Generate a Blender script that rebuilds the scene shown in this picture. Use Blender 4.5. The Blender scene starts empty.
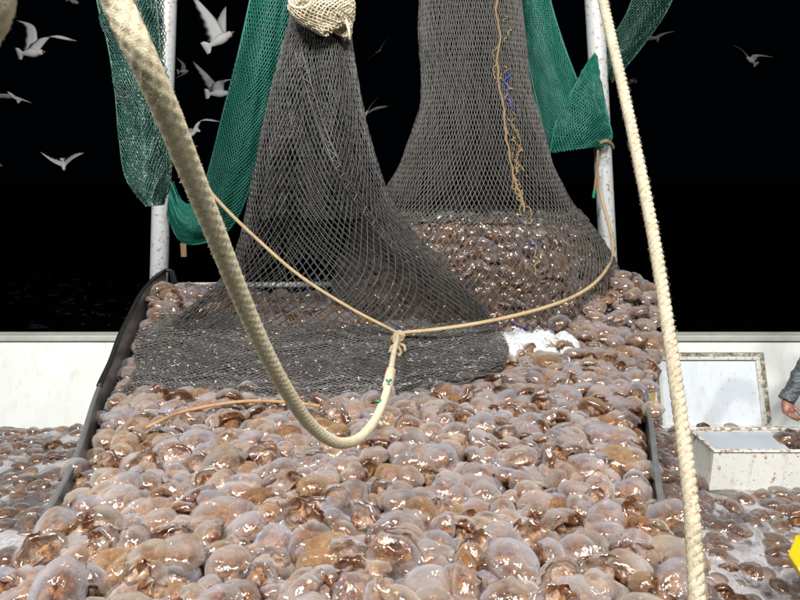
import bpy, math, random
import numpy as np
from mathutils import Vector, Matrix, noise as mn

random.seed(7); rng = np.random.default_rng(7)
sc = bpy.context.scene
COL = sc.collection

# ------------------------------------------------------------ camera, sky, light
PITCH = math.radians(12.0); F = 578.0; CZ = 2.4
cam_d = bpy.data.cameras.new("camera"); cam = bpy.data.objects.new("camera", cam_d); COL.objects.link(cam)
cam.location = (0, 0, CZ); cam.rotation_euler = (math.radians(90) - PITCH, 0, 0)
cam_d.sensor_width = 36; cam_d.lens = 36 * F / 800; cam_d.clip_end = 2000; cam_d.clip_start = 0.05
cam_d.dof.use_dof = True; cam_d.dof.focus_distance = 2.9; cam_d.dof.aperture_fstop = 13
sc.camera = cam
w = bpy.data.worlds.new("World"); sc.world = w; w.use_nodes = True
bg = w.node_tree.nodes["Background"]; bg.inputs[0].default_value = (0.25, 0.5, 0.75, 1); bg.inputs[1].default_value = 0.0012
sc.view_settings.view_transform = 'Standard'; sc.view_settings.look = 'None'
sc.view_settings.exposure = 0.0; sc.view_settings.gamma = 1.0

# deck floodlights of the boat, on the wheelhouse above and behind the camera
LAMPS = [(-1.6, -0.5, 6.1, 215), (-1.0, -1.6, 5.85, 190), (0.55, -1.7, 5.9, 190), (1.1, -0.5, 6.1, 215), (3.7, -0.9, 5.0, 120), (-3.7, -0.9, 5.0, 120)]
FL = []
for i, (x, y, z, p) in enumerate(LAMPS):
    ld = bpy.data.lights.new("floodlight_lamp", 'AREA'); ld.shape = 'RECTANGLE'; ld.size = 0.42; ld.size_y = 0.28
    ld.energy = p; ld.color = (1.0, 0.985, 0.955)
    lo = bpy.data.objects.new("floodlight_lamp", ld); COL.objects.link(lo); lo.location = (x, y, z)
    d = Vector((x * 0.45, 2.6, 1.3)) - Vector((x, y, z)); lo.rotation_euler = d.to_track_quat('-Z', 'Y').to_euler()
    FL.append(lo)

# ------------------------------------------------------------ helpers
def ray(px, py):
    a = (px - 400) / F; b = (300 - py) / F
    s, c = math.sin(PITCH), math.cos(PITCH)
    return Vector((a, b * s + c, b * c - s))
def P(px, py, Y):                     # a place on a line of sight, Y metres aft of the wheelhouse
    d = ray(px, py); return Vector((0, 0, CZ)) + d * (Y / d.y)
def PT(px, py, t):
    return Vector((0, 0, CZ)) + ray(px, py) * t
def PZ(px, py, z):
    d = ray(px, py); return Vector((0, 0, CZ)) + d * ((z - CZ) / d.z)
def proj(p):
    s, c = math.sin(PITCH), math.cos(PITCH); z = p[2] - CZ
    t = p[1] * c - z * s; u = p[1] * s + z * c
    return 400 + F * p[0] / max(t, 1e-3), 300 - F * u / max(t, 1e-3), t
def sm(a, b, x):
    t = min(1, max(0, (x - a) / (b - a))); return t * t * (3 - 2 * t)

def tag(o, label=None, cat=None, group=None, kind=None):
    if label: o["label"] = label
    if cat: o["category"] = cat
    if group: o["group"] = group
    if kind: o["kind"] = kind
    return o
def empty(name, loc=(0, 0, 0)):
    o = bpy.data.objects.new(name, None); o.location = loc; COL.objects.link(o); o.empty_display_size = 0.1; return o
def mesh_np(name, V, Fq, smooth=True, attrs=None):
    V = np.asarray(V, dtype=np.float32).reshape(-1, 3)
    me = bpy.data.meshes.new(name)
    if isinstance(Fq, np.ndarray):
        n, k = Fq.shape
        me.vertices.add(len(V)); me.vertices.foreach_set("co", V.ravel())
        me.loops.add(n * k); me.loops.foreach_set("vertex_index", Fq.astype(np.int32).ravel())
        me.polygons.add(n); me.polygons.foreach_set("loop_start", np.arange(0, n * k, k, dtype=np.int32))
        me.polygons.foreach_set("loop_total", np.full(n, k, dtype=np.int32))
    else:
        me.from_pydata([tuple(v) for v in V], [], Fq)
    me.polygons.foreach_set("use_smooth", np.full(len(me.polygons), smooth, dtype=bool))
    me.update(calc_edges=True)
    if attrs:
        for an, arr in attrs.items():
            arr = np.asarray(arr, dtype=np.float32)
            if arr.ndim == 1:
                a = me.attributes.new(an, 'FLOAT', 'POINT'); a.data.foreach_set("value", arr)
            else:
                a = me.attributes.new(an, 'FLOAT_COLOR', 'POINT'); a.data.foreach_set("color", arr.ravel())
    me.validate()
    return me
def obj(name, me, mat=None, parent=None):
    if mat is not None and not me.materials: me.materials.append(mat)
    o = bpy.data.objects.new(name, me); COL.objects.link(o)
    if parent is not None:
        o.parent = parent; o.matrix_parent_inverse = Matrix.Translation(-Vector(parent.location))
    return o
def catmull(pts, n):
    pts = [Vector(p) for p in pts]; out = []
    q = [pts[0] * 2 - pts[1]] + pts + [pts[-1] * 2 - pts[-2]]
    m = len(pts) - 1
    for k in range(n + 1):
        s = k / n * m; i = min(int(s), m - 1); t = s - i
        a, b, c, d = q[i], q[i + 1], q[i + 2], q[i + 3]
        out.append(0.5 * ((2 * b) + (c - a) * t + (2 * a - 5 * b + 4 * c - d) * t * t + (3 * b - a - 3 * c + d) * t ** 3))
    return out
def resample(pts, step):
    L = [0]
    for a, b in zip(pts, pts[1:]): L.append(L[-1] + (b - a).length)
    n = max(2, int(L[-1] / step)); A = np.array([tuple(p) for p in pts]); L = np.array(L)
    s = np.linspace(0, L[-1], n + 1)
    return np.stack([np.interp(s, L, A[:, i]) for i in range(3)], 1), s
def frames(C):
    T = np.gradient(C, axis=0); T /= np.linalg.norm(T, axis=1, keepdims=True) + 1e-9
    N = np.zeros_like(T); r = np.array([0.3, 0.5, 0.81]); n = r - T[0] * r.dot(T[0]); n /= np.linalg.norm(n); N[0] = n
    for i in range(1, len(T)):
        n = N[i - 1] - T[i] * N[i - 1].dot(T[i]); N[i] = n / np.linalg.norm(n)
    return T, N, np.cross(T, N)
def sweep(C, rad, sides=8, rfun=None, s=None, cap=True):
    """tube along C (n,3); rad scalar or array; rfun(theta, s) multiplies the radius"""
    T, N, B = frames(C); n = len(C); th = np.arange(sides) * 2 * math.pi / sides
    R = np.full(n, rad) if np.isscalar(rad) else np.asarray(rad)
    M = R[:, None] * np.ones(sides)[None]
    if rfun is not None: M = M * rfun(th[None, :], (s if s is not None else np.arange(n))[:, None])
    V = C[:, None, :] + M[..., None] * (np.cos(th)[None, :, None] * N[:, None, :] + np.sin(th)[None, :, None] * B[:, None, :])
    i, j = np.meshgrid(np.arange(n - 1), np.arange(sides), indexing='ij'); j2 = (j + 1) % sides
    Fq = np.stack([i * sides + j, i * sides + j2, (i + 1) * sides + j2, (i + 1) * sides + j], -1).reshape(-1, 4)
    V = V.reshape(-1, 3)
    if cap:
        V = np.vstack([V, C[0], C[-1]]); a, b = n * sides, n * sides + 1; k = np.arange(sides); k2 = (k + 1) % sides
        Fq = np.vstack([Fq, np.stack([np.full(sides, a), k2, k, np.full(sides, a)], -1), np.stack([np.full(sides, b), (n - 1) * sides + k, (n - 1) * sides + k2, np.full(sides, b)], -1)])
        return V, [tuple(dict.fromkeys(f)) for f in Fq.tolist()]
    return V, Fq
def strands(segs, r, sides=3):
    S = np.asarray(segs, dtype=np.float64); p0, p1 = S[:, 0], S[:, 1]
    d = p1 - p0; L = np.linalg.norm(d, axis=1, keepdims=True) + 1e-9; d = d / L
    if not np.isscalar(r): r = np.asarray(r, dtype=np.float64)
    rc = r if np.isscalar(r) else r[:, None]
    p0 = p0 - d * rc * 0.5; p1 = p1 + d * rc * 0.5
    ref = np.where(np.abs(d[:, 2:3]) < 0.9, np.array([[0, 0, 1.0]]), np.array([[1.0, 0, 0]]))
    a = np.cross(d, ref); a /= np.linalg.norm(a, axis=1, keepdims=True); b = np.cross(d, a)
    rr = rc
    vs = []
    for p in (p0, p1):
        for k in range(sides):
            t = 2 * math.pi * k / sides; vs.append(p + rr * (math.cos(t) * a + math.sin(t) * b))
    V = np.stack(vs, 1).reshape(-1, 3); n = len(S); base = (np.arange(n) * 2 * sides)[:, None]
    Fq = np.concatenate([base + np.array([[k, (k + 1) % sides, sides + (k + 1) % sides, sides + k]]) for k in range(sides)])
    return V, Fq
class Box:
    def __init__(s): s.V = []; s.F = []
    def add(s, V, Fs):
        o = len(s.V); s.V += [tuple(v) for v in V]; s.F += [tuple(i + o for i in f) for f in Fs]
    def box(s, a, b):
        x0, y0, z0 = a; x1, y1, z1 = b
        s.hexa([(x0, y0, z0), (x1, y0, z0), (x1, y1, z0), (x0, y1, z0), (x0, y0, z1), (x1, y0, z1), (x1, y1, z1), (x0, y1, z1)])
    def hexa(s, c): s.add(c, [(0, 3, 2, 1), (4, 5, 6, 7), (0, 1, 5, 4), (1, 2, 6, 5), (2, 3, 7, 6), (3, 0, 4, 7)])
    def mesh(s, name, bevel=0, smooth=False):
        me = bpy.data.meshes.new(name); me.from_pydata(s.V, [], s.F); me.update()
        return me
def bev(o, wdt=0.006, seg=2):
    m = o.modifiers.new("bevel", 'BEVEL'); m.width = wdt; m.segments = seg; m.limit_method = 'ANGLE'; return o
def plates(o):
    bev(o)
    return o

# ------------------------------------------------------------ materials
class Mt:
    def __init__(s, name):
        s.m = bpy.data.materials.new(name); s.m.use_nodes = True; s.t = s.m.node_tree
        s.b = s.t.nodes["Principled BSDF"]; s.out = s.t.nodes["Material Output"]
    def n(s, typ, **kw):
        nd = s.t.nodes.new(typ)
        for k, v in kw.items():
            if k in nd.inputs: nd.inputs[k].default_value = v
            else: setattr(nd, k, v)
        return nd
    def l(s, a, b): s.t.links.new(a, b)
    def pos(s, scale=(1, 1, 1)):
        g = s.n('ShaderNodeNewGeometry'); mp = s.n('ShaderNodeMapping'); mp.inputs['Scale'].default_value = scale
        s.l(g.outputs['Position'], mp.inputs['Vector']); return mp.outputs[0]
    def noise(s, scale, detail=3, rough=0.55, vec=None, dist=0.0):
        nd = s.n('ShaderNodeTexNoise'); nd.inputs['Scale'].default_value = scale; nd.inputs['Detail'].default_value = detail
        nd.inputs['Roughness'].default_value = rough; nd.inputs['Distortion'].default_value = dist
        s.l(vec if vec else s.pos(), nd.inputs['Vector']); return nd.outputs['Fac']
    def ramp(s, fac, stops):
        r = s.n('ShaderNodeValToRGB'); e = r.color_ramp.elements
        while len(e) < len(stops): e.new(0.5)
        for el, (p, c) in zip(e, stops):
            el.position = p; el.color = (*c, 1) if not isinstance(c, (int, float)) else (c, c, c, 1)
        s.l(fac, r.inputs[0]); return r.outputs[0]
    def mix(s, fac, a, b, mode='MIX'):
        m = s.n('ShaderNodeMix', data_type='RGBA', blend_type=mode)
        for inp, v in ((m.inputs[0], fac), (m.inputs[6], a), (m.inputs[7], b)):
            if isinstance(v, bpy.types.NodeSocket): s.l(v, inp)
            elif isinstance(v, (int, float)): inp.default_value = v if inp == m.inputs[0] else (v, v, v, 1)
            else: inp.default_value = (*v, 1)
        return m.outputs[2]
    def math(s, op, a, b=0.0, clamp=False):
        m = s.n('ShaderNodeMath', operation=op, use_clamp=clamp)
        for i, v in enumerate((a, b)):
            if isinstance(v, bpy.types.NodeSocket): s.l(v, m.inputs[i])
            else: m.inputs[i].default_value = v
        return m.outputs[0]
    def bump(s, h, strength=0.3, dist=0.01):
        b = s.n('ShaderNodeBump'); b.inputs['Strength'].default_value = strength; b.inputs['Distance'].default_value = dist
        s.l(h, b.inputs['Height']); s.l(b.outputs[0], s.b.inputs['Normal']); return b
    def set(s, **kw):
        for k, v in kw.items():
            k = k.replace('_', ' ')
            if isinstance(v, bpy.types.NodeSocket): s.l(v, s.b.inputs[k])
            else: s.b.inputs[k].default_value = (*v, 1) if isinstance(v, tuple) and len(v) == 3 else v
        return s.m

def jelly_mat(name, src, wet=1.0):
    m = Mt(name)
    if src == 'obj': tint = m.n('ShaderNodeObjectInfo').outputs['Color']
    else:
        a = m.n('ShaderNodeAttribute'); a.attribute_name = "tint"; tint = a.outputs['Color']
    rim = m.n('ShaderNodeAttribute'); rim.attribute_name = "rim"
    n1 = m.noise(11, 4, 0.6, dist=0.6); n2 = m.noise(38, 4, 0.65); n3 = m.noise(5, 2)
    brown = m.ramp(n2, [(0.3, (0.24, 0.085, 0.022)), (0.6, (0.045, 0.013, 0.006))])
    mot = m.ramp(n1, [(0.50, 0.0), (0.66, 0.85)])
    tint = m.mix(1.0, tint, (0.98, 0.985, 0.99), "MULTIPLY")
    cold = m.mix(m.ramp(n3, [(0.4, 0.0), (0.6, 0.5)]), tint, m.mix(1.0, tint, (0.86, 0.92, 1.12), 'MULTIPLY'))
    c = m.mix(mot, cold, m.mix(0.6, tint, (0.40, 0.175, 0.05)))
    rf = m.math('MULTIPLY', rim.outputs['Fac'], m.ramp(m.noise(9, 2), [(0.44, 0.0), (0.56, 1.0)]), True)
    c = m.mix(rf, c, brown)
    c = m.mix(1.0, c, m.ramp(n2, [(0.25, 0.92), (0.75, 1.06)]), 'MULTIPLY')
    hb = m.math('ADD', m.math('MULTIPLY', m.noise(30, 2, 0.5, dist=0.3), 0.7), m.math('MULTIPLY', m.noise(64, 0, 0.4), 0.22))
    bp = m.bump(hb, 0.45, 0.012)
    m.set(Base_Color=c, Roughness=0.25, IOR=1.36, Subsurface_Weight=0.0, Coat_Weight=0.0)
    m.b.inputs['Subsurface Radius'].default_value = (1.0, 0.6, 0.45)
    m.b.inputs['Specular IOR Level'].default_value = 0.4
    tr = m.n('ShaderNodeBsdfTransparent'); tr.inputs[0].default_value = (0.94, 0.81, 0.67, 1)
    lw = m.n('ShaderNodeLayerWeight'); lw.inputs[0].default_value = 0.5
    f = m.math('MULTIPLY_ADD', lw.outputs['Facing'], -0.95); f.node.inputs[2].default_value = 0.97
    f = m.math('MAXIMUM', f, 0.03)
    f = m.math('MULTIPLY', f, m.math('SUBTRACT', 1.0, m.math('MULTIPLY', rf, 0.45)))
    ms = m.n('ShaderNodeMixShader'); m.l(f, ms.inputs[0]); m.l(m.b.outputs[0], ms.inputs[1]); m.l(tr.outputs[0], ms.inputs[2])
    gl = m.n('ShaderNodeBsdfGlossy'); gl.inputs['Roughness'].default_value = 0.13; gl.inputs['Color'].default_value = (1, 1, 1, 1); m.l(bp.outputs[0], gl.inputs['Normal'])
    fr = m.n('ShaderNodeFresnel'); fr.inputs['IOR'].default_value = 1.42
    m2 = m.n('ShaderNodeMixShader'); m.l(m.math('ADD', m.math('MULTIPLY', fr.outputs[0], 0.75), 0.04, True), m2.inputs[0]); m.l(ms.outputs[0], m2.inputs[1]); m.l(gl.outputs[0], m2.inputs[2])
    m.l(m2.outputs[0], m.out.inputs[0]); return m.m
M = {}
M['jelly'] = jelly_mat('jelly_gel', 'obj'); M['jelly_v'] = jelly_mat('jelly_gel_mass', 'vert')
def arm_mat():
    m = Mt('jelly_oral_arms'); n = m.noise(45, 4, 0.7); n2 = m.noise(14, 2)
    c = m.ramp(n, [(0.30, (0.02, 0.006, 0.004)), (0.47, (0.09, 0.032, 0.012)), (0.58, (0.27, 0.125, 0.045)), (0.8, (0.48, 0.31, 0.16))])
    c = m.mix(m.ramp(n2, [(0.45, 0.0), (0.65, 0.6)]), c, (0.36, 0.29, 0.24))
    m.bump(m.noise(80, 4, 0.7), 0.8, 0.01)
    return m.set(Base_Color=c, Roughness=0.18, Subsurface_Weight=0.15, Subsurface_Scale=0.01, Coat_Weight=0.5, Coat_Roughness=0.06)
M['arms'] = arm_mat()
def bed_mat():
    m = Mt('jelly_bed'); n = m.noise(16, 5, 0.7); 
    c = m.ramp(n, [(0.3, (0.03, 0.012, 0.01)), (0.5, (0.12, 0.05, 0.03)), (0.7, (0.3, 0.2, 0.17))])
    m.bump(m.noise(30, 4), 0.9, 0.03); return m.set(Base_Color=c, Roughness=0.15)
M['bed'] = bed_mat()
def net_mat(name, c0, c1, speck=0.0, rough=0.42):
    m = Mt(name); n = m.noise(9, 4, 0.6); n2 = m.noise(160, 2, 0.6)
    c = m.mix(n, c0, c1); c = m.mix(m.ramp(n2, [(0.35, 0.0), (0.75, 0.55)]), c, tuple(min(1, x * 2.2) for x in c1))
    if speck: c = m.mix(m.ramp(m.noise(70, 3, 0.7), [(0.60, 0.0), (0.66, speck)]), c, (0.65, 0.68, 0.66))
    m.bump(m.noise(420, 2), 0.5, 0.002); m.b.inputs['Specular IOR Level'].default_value = 0.6
    return m.set(Base_Color=c, Roughness=rough)
M['net_black'] = net_mat('black_twine', (0.020, 0.019, 0.019), (0.056, 0.054, 0.051), 0.0, 0.35)
M['net_lying'] = net_mat('black_wet_twine', (0.03, 0.028, 0.027), (0.085, 0.08, 0.076), 0.0, 0.25)
M['net_bag'] = net_mat('grey_brown_twine', (0.032, 0.030, 0.027), (0.075, 0.070, 0.062), 0.0, 0.4)
M['net_green'] = net_mat('green_twine', (0.004, 0.070, 0.050), (0.010, 0.135, 0.096), 0.0, 0.4)
M['net_dkgreen'] = net_mat('dark_green_twine', (0.006, 0.036, 0.026), (0.014, 0.066, 0.049), 0.6, 0.4)
M['net_beige'] = net_mat('beige_twine', (0.42, 0.33, 0.19), (0.66, 0.56, 0.38), 0.0, 0.7)
def rope_mat(name, c0, c1, cd, green=0.0):
    m = Mt(name); n = m.noise(30, 4, 0.65); n2 = m.noise(260, 3, 0.7)
    c = m.mix(n, c0, c1); c = m.mix(m.ramp(n2, [(0.3, 0.65), (0.55, 0.0)]), c, cd)
    c = m.mix(m.ramp(m.noise(11, 3), [(0.5, 0.0), (0.72, 0.5)]), c, cd); c = m.mix(m.ramp(m.noise(95, 3, 0.6), [(0.56, 0.0), (0.66, 0.35 if green else 0.7)]), c, cd)
    if green: c = m.mix(m.ramp(m.noise(48, 2), [(0.66, 0.0), (0.7, green)]), c, (0.03, 0.2, 0.12))
    m.bump(m.noise(500, 3, 0.7), 0.7, 0.003); return m.set(Base_Color=c, Roughness=0.85)
M['rope_thick'] = rope_mat('braided_rope_fibre', (0.60, 0.52, 0.35), (0.72, 0.64, 0.47), (0.42, 0.34, 0.20), 0.35)
M['rope_white'] = rope_mat('twisted_rope_fibre', (0.33, 0.28, 0.19), (0.56, 0.50, 0.38), (0.16, 0.12, 0.07))
M['rope_orange'] = rope_mat('tan_cord_fibre', (0.46, 0.33, 0.18), (0.60, 0.46, 0.28), (0.26, 0.17, 0.08))
M['cord_brown'] = rope_mat('brown_cord_fibre', (0.36, 0.20, 0.09), (0.50, 0.32, 0.16), (0.2, 0.1, 0.04))
M['twine'] = rope_mat('frayed_twine_fibre', (0.24, 0.16, 0.08), (0.36, 0.26, 0.14), (0.15, 0.09, 0.04))
def plain(name, c, r=0.5, var=0.25, sc_=12, **kw):
    m = Mt(name); n = m.noise(sc_, 4); cc = m.mix(n, tuple(x * (1 - var) for x in c), tuple(min(1, x * (1 + var)) for x in c))
    m.bump(m.noise(sc_ * 8, 3), 0.15, 0.004); return m.set(Base_Color=cc, Roughness=r, **kw)
M['blue'] = plain('blue_twine', (0.02, 0.045, 0.28), 0.5); M['greenbit'] = plain('green_twine_end', (0.01, 0.2, 0.10))
def paint(name, base, rust=0.5, spot=0.64, streak=True):
    m = Mt(name)
    v = m.pos((1, 1, 0.22)); st = m.noise(16, 4, 0.6, v); sp = m.noise(34, 5, 0.7); big = m.noise(2.2, 3)
    c = m.mix(big, tuple(x * 0.93 for x in base), base)
    c = m.mix(m.ramp(st, [(0.52, 0.0), (0.78, 0.34 if streak else 0.0)]), c, (0.50, 0.40, 0.24))
    c = m.mix(m.ramp(sp, [(spot, 0.0), (spot + 0.05, rust)]), c, (0.27, 0.13, 0.05))
    c = m.mix(m.ramp(m.noise(12, 5, 0.75), [(0.66, 0.0), (0.72, 0.6)]), c, (0.33, 0.29, 0.22))
    m.bump(sp, 0.12, 0.004); return m.set(Base_Color=c, Roughness=0.38)
M['white'] = paint('white_boat_paint', (0.68, 0.71, 0.69), 0.5, 0.68)
M['post'] = paint('post_paint', (0.56, 0.59, 0.60), 0.9, 0.565)
M['panel'] = paint('panel_paint', (0.66, 0.71, 0.77), 0.45, 0.62)
def grimemat():
    m = Mt('grime_in_panel_seam'); n = m.noise(26, 5, 0.75)
    c = m.ramp(n, [(0.36, (0.05, 0.042, 0.03)), (0.5, (0.20, 0.17, 0.12)), (0.62, (0.55, 0.54, 0.48))]); m.bump(n, 0.4, 0.005); return m.set(Base_Color=c, Roughness=0.7)
M['grime'] = grimemat()
M['frame'] = paint('stained_frame_paint', (0.60, 0.61, 0.57), 0.7, 0.55)
M['cap'] = plain('bulwark_cap_paint', (0.42, 0.43, 0.40), 0.5, 0.3, 8)
M['steel'] = plain('galvanised_steel', (0.24, 0.25, 0.255), 0.32, 0.35, 18, Metallic=0.5)
M['rubber'] = plain('black_rubber', (0.018, 0.019, 0.02), 0.35, 0.5, 20)
M['yellowpaint'] = paint('cream_yellow_paint', (0.62, 0.44, 0.16), 0.4, 0.64)
def binmat():
    m = Mt('bin_rusty_paint'); g = m.n('ShaderNodeNewGeometry'); 
    v = m.pos((1, 1, 0.12)); st = m.noise(24, 4, 0.6, v); sp = m.noise(22, 5, 0.75)
    c = m.mix(m.noise(3, 2), (0.62, 0.63, 0.60), (0.74, 0.74, 0.70))
    c = m.mix(m.ramp(st, [(0.55, 0.0), (0.8, 0.55)]), c, (0.42, 0.27, 0.12))
    c = m.mix(m.ramp(sp, [(0.605, 0.0), (0.66, 0.8)]), c, (0.24, 0.10, 0.03))
    mr = m.n('ShaderNodeMapRange'); sx = m.n('ShaderNodeSeparateXYZ'); m.l(g.outputs['Position'], sx.inputs[0]); m.l(sx.outputs[2], mr.inputs[0])
    mr.inputs[1].default_value = 0.76; mr.inputs[2].default_value = 0.84; mr.inputs[3].default_value = 0.0; mr.inputs[4].default_value = 0.12
    e = m.math('ADD', m.noise(30, 4, 0.7), mr.outputs[0]); c = m.mix(m.ramp(e, [(0.62, 0.0), (0.68, 0.9)]), c, (0.30, 0.14, 0.045))
    m.bump(sp, 0.3, 0.005); return m.set(Base_Color=c, Roughness=0.45)
M['bin'] = binmat(); M['bin_gray'] = plain('bin_wet_plate', (0.42, 0.46, 0.50), 0.25, 0.2, 6); M['rust'] = plain('rust', (0.24, 0.10, 0.03), 0.8, 0.6, 60)
def watermat():
    m = Mt('murky_catch_water'); n = m.noise(4.2, 5, 0.62, m.pos((1, 1, 1)), 0.8)
    f = m.ramp(n, [(0.43, 0.0), (0.53, 0.8), (0.68, 1.0)]); f2 = m.ramp(m.noise(60, 4, 0.7), [(0.3, 0.5), (0.6, 1.0)])
    ff = m.math('MULTIPLY', f, f2); c = m.mix(ff, (0.10, 0.08, 0.078), (0.55, 0.535, 0.55))
    m.bump(m.noise(40, 4), 0.5, 0.01)
    r = m.ramp(ff, [(0.0, 0.12), (1.0, 0.6)]); return m.set(Base_Color=c, Roughness=r)
M['catchwater'] = watermat()
def seamat():
    m = Mt('night_sea'); fl = m.ramp(m.noise(2.2, 6, 0.7), [(0.64, 0.0), (0.72, 0.35)])
    c = m.mix(fl, (0.0015, 0.003, 0.004), (0.10, 0.12, 0.13))
    m.bump(m.noise(3, 5), 0.6, 0.1); return m.set(Base_Color=c, Roughness=0.25)
M['sea'] = seamat()
def foammat():
    m = Mt('white_foam'); m.bump(m.noise(90, 4, 0.7), 0.9, 0.012)
    return m.set(Base_Color=(0.66, 0.68, 0.70), Roughness=0.55, Subsurface_Weight=0.2, Subsurface_Scale=0.02)
M['foam'] = foammat()
M['deck'] = plain('deck_paint', (0.10, 0.12, 0.11), 0.4)
def gullmat():
    m = Mt('gull_plumage'); a = m.n('ShaderNodeAttribute'); a.attribute_name = 'tint'
    c = m.mix(m.ramp(m.noise(60, 3), [(0.3, 0.7), (0.7, 1.0)]), (0.3, 0.3, 0.32), a.outputs['Color'])
    return m.set(Base_Color=a.outputs['Color'], Roughness=0.8)
M['gull'] = gullmat(); M['beak'] = plain('gull_beak', (0.4, 0.22, 0.05), 0.5)
def skinmat():
    m = Mt('wet_skin'); n = m.noise(60, 3); c = m.mix(n, (0.21, 0.09, 0.06), (0.31, 0.14, 0.095)); m.bump(m.noise(300, 2), 0.2, 0.002)
    return m.set(Base_Color=c, Roughness=0.4, Subsurface_Weight=0.1, Subsurface_Scale=0.01)
M['skin'] = skinmat()
def jacketmat():
    m = Mt('grey_jacket'); n = m.noise(14, 3); c = m.mix(n, (0.06, 0.07, 0.08), (0.11, 0.125, 0.14))
    c = m.mix(m.ramp(m.noise(50, 4, 0.7, m.pos((0.6, 1, 1.6))), [(0.62, 0.0), (0.66, 0.45)]), c, (0.4, 0.42, 0.45))
    m.bump(m.noise(22, 3, 0.5, m.pos((0.6, 1, 2.2))), 1.0, 0.03); return m.set(Base_Color=c, Roughness=0.4)
M['jacket'] = jacketmat(); M['trousers'] = plain('dark_trousers', (0.03, 0.035, 0.045), 0.6); M['hair'] = plain('dark_hair', (0.02, 0.015, 0.01), 0.6)
M['yellow'] = plain('yellow_oilskin', (0.50, 0.36, 0.01), 0.3, 0.1)
M['lamphouse'] = plain('lamp_housing', (0.2, 0.2, 0.2), 0.4)

# ------------------------------------------------------------ pen geometry
WL = [(0.9, -1.02, 1.08)]; WR = [(0.9, 0.62, 1.2)]
def wallpts(lst):
    out = []
    for px, py, z in lst:
        p = PZ(px, py, z); out.append((p.y, p.x, p.z))
    return out
WL += wallpts([(24, 569, 1.165), (37, 535, 1.20), (76, 461, 1.24), (96, 399, 1.255), (110, 365, 1.30), (126, 325, 1.40), (145, 290, 1.545)])
p_ = P(166, 271, 4.95); WL.append((p_.y, p_.x, p_.z))
WR += wallpts([(667, 540, 1.20), (664, 527, 1.20), (656, 478, 1.21), (651, 434, 1.235), (646, 400, 1.21), (641, 360, 1.12)])
WR += [(4.4, 1.80, 1.15), (4.95, 1.95, 1.2)]
def interp(Wp, y, k):
    return float(np.interp(y, [a[0] for a in Wp], [a[k] for a in Wp]))
def hgt(x, y):
    h = 1.19 + 0.24 * sm(3.5, 4.6, y)
    h += 0.24 * math.exp(-((x - 1.72) ** 2 + (y - 4.45) ** 2) / 0.12)
    h += 0.10 * math.exp(-((x + 1.75) ** 2 + (y - 4.5) ** 2) / 0.16)
    h += 0.06 * math.exp(-((x - 0.9) ** 2 / 0.5 + (y - 3.5) ** 2 / 0.3))
    h += 0.045 * mn.noise(Vector((x * 1.7, y * 1.7, 3.1)))
    return h
def PH(px, py, off=0.0):
    d = ray(px, py); o = Vector((0, 0, CZ)); t = 1.0
    while t < 9:
        p = o + d * t
        if p.z < hgt(p.x, p.y) + off: return p
        t += 0.004 if t > 1 else 0.02
    return o + d * 5

# ------------------------------------------------------------ setting: sea, deck, bulwarks
def sea():
    n = 150; xs = np.linspace(-1, 1, n); g = np.sign(xs) * np.abs(xs) ** 2.2 * 400
    X, Y = np.meshgrid(g, g + 8, indexing='ij'); Z = np.full_like(X, -1.3)
    for i in range(n):
        for j in range(n):
            x, y = X[i, j], Y[i, j]
            if abs(x) < 60 and abs(y) < 60: Z[i, j] += 0.16 * mn.fractal(Vector((x * 0.5, y * 0.5, 0)), 0.9, 2, 4)
            if abs(x) < 6.0 and -8 < y < 5.2: Z[i, j] = -1.9
    V = np.stack([X, Y, Z], -1).reshape(-1, 3); i, j = np.meshgrid(np.arange(n - 1), np.arange(n - 1), indexing='ij')
    Fq = np.stack([i * n + j, (i + 1) * n + j, (i + 1) * n + j + 1, i * n + j + 1], -1).reshape(-1, 4)
    tag(obj('sea', mesh_np('sea', V, Fq), M['sea']), kind='structure')
sea()
b = Box(); b.box((-4.6, -3.5, -1.7), (4.6, 5.1, 0.12)); tag(bev(obj('deck', b.mesh('deck'), M['deck']), 0.05), kind='structure')

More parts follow.
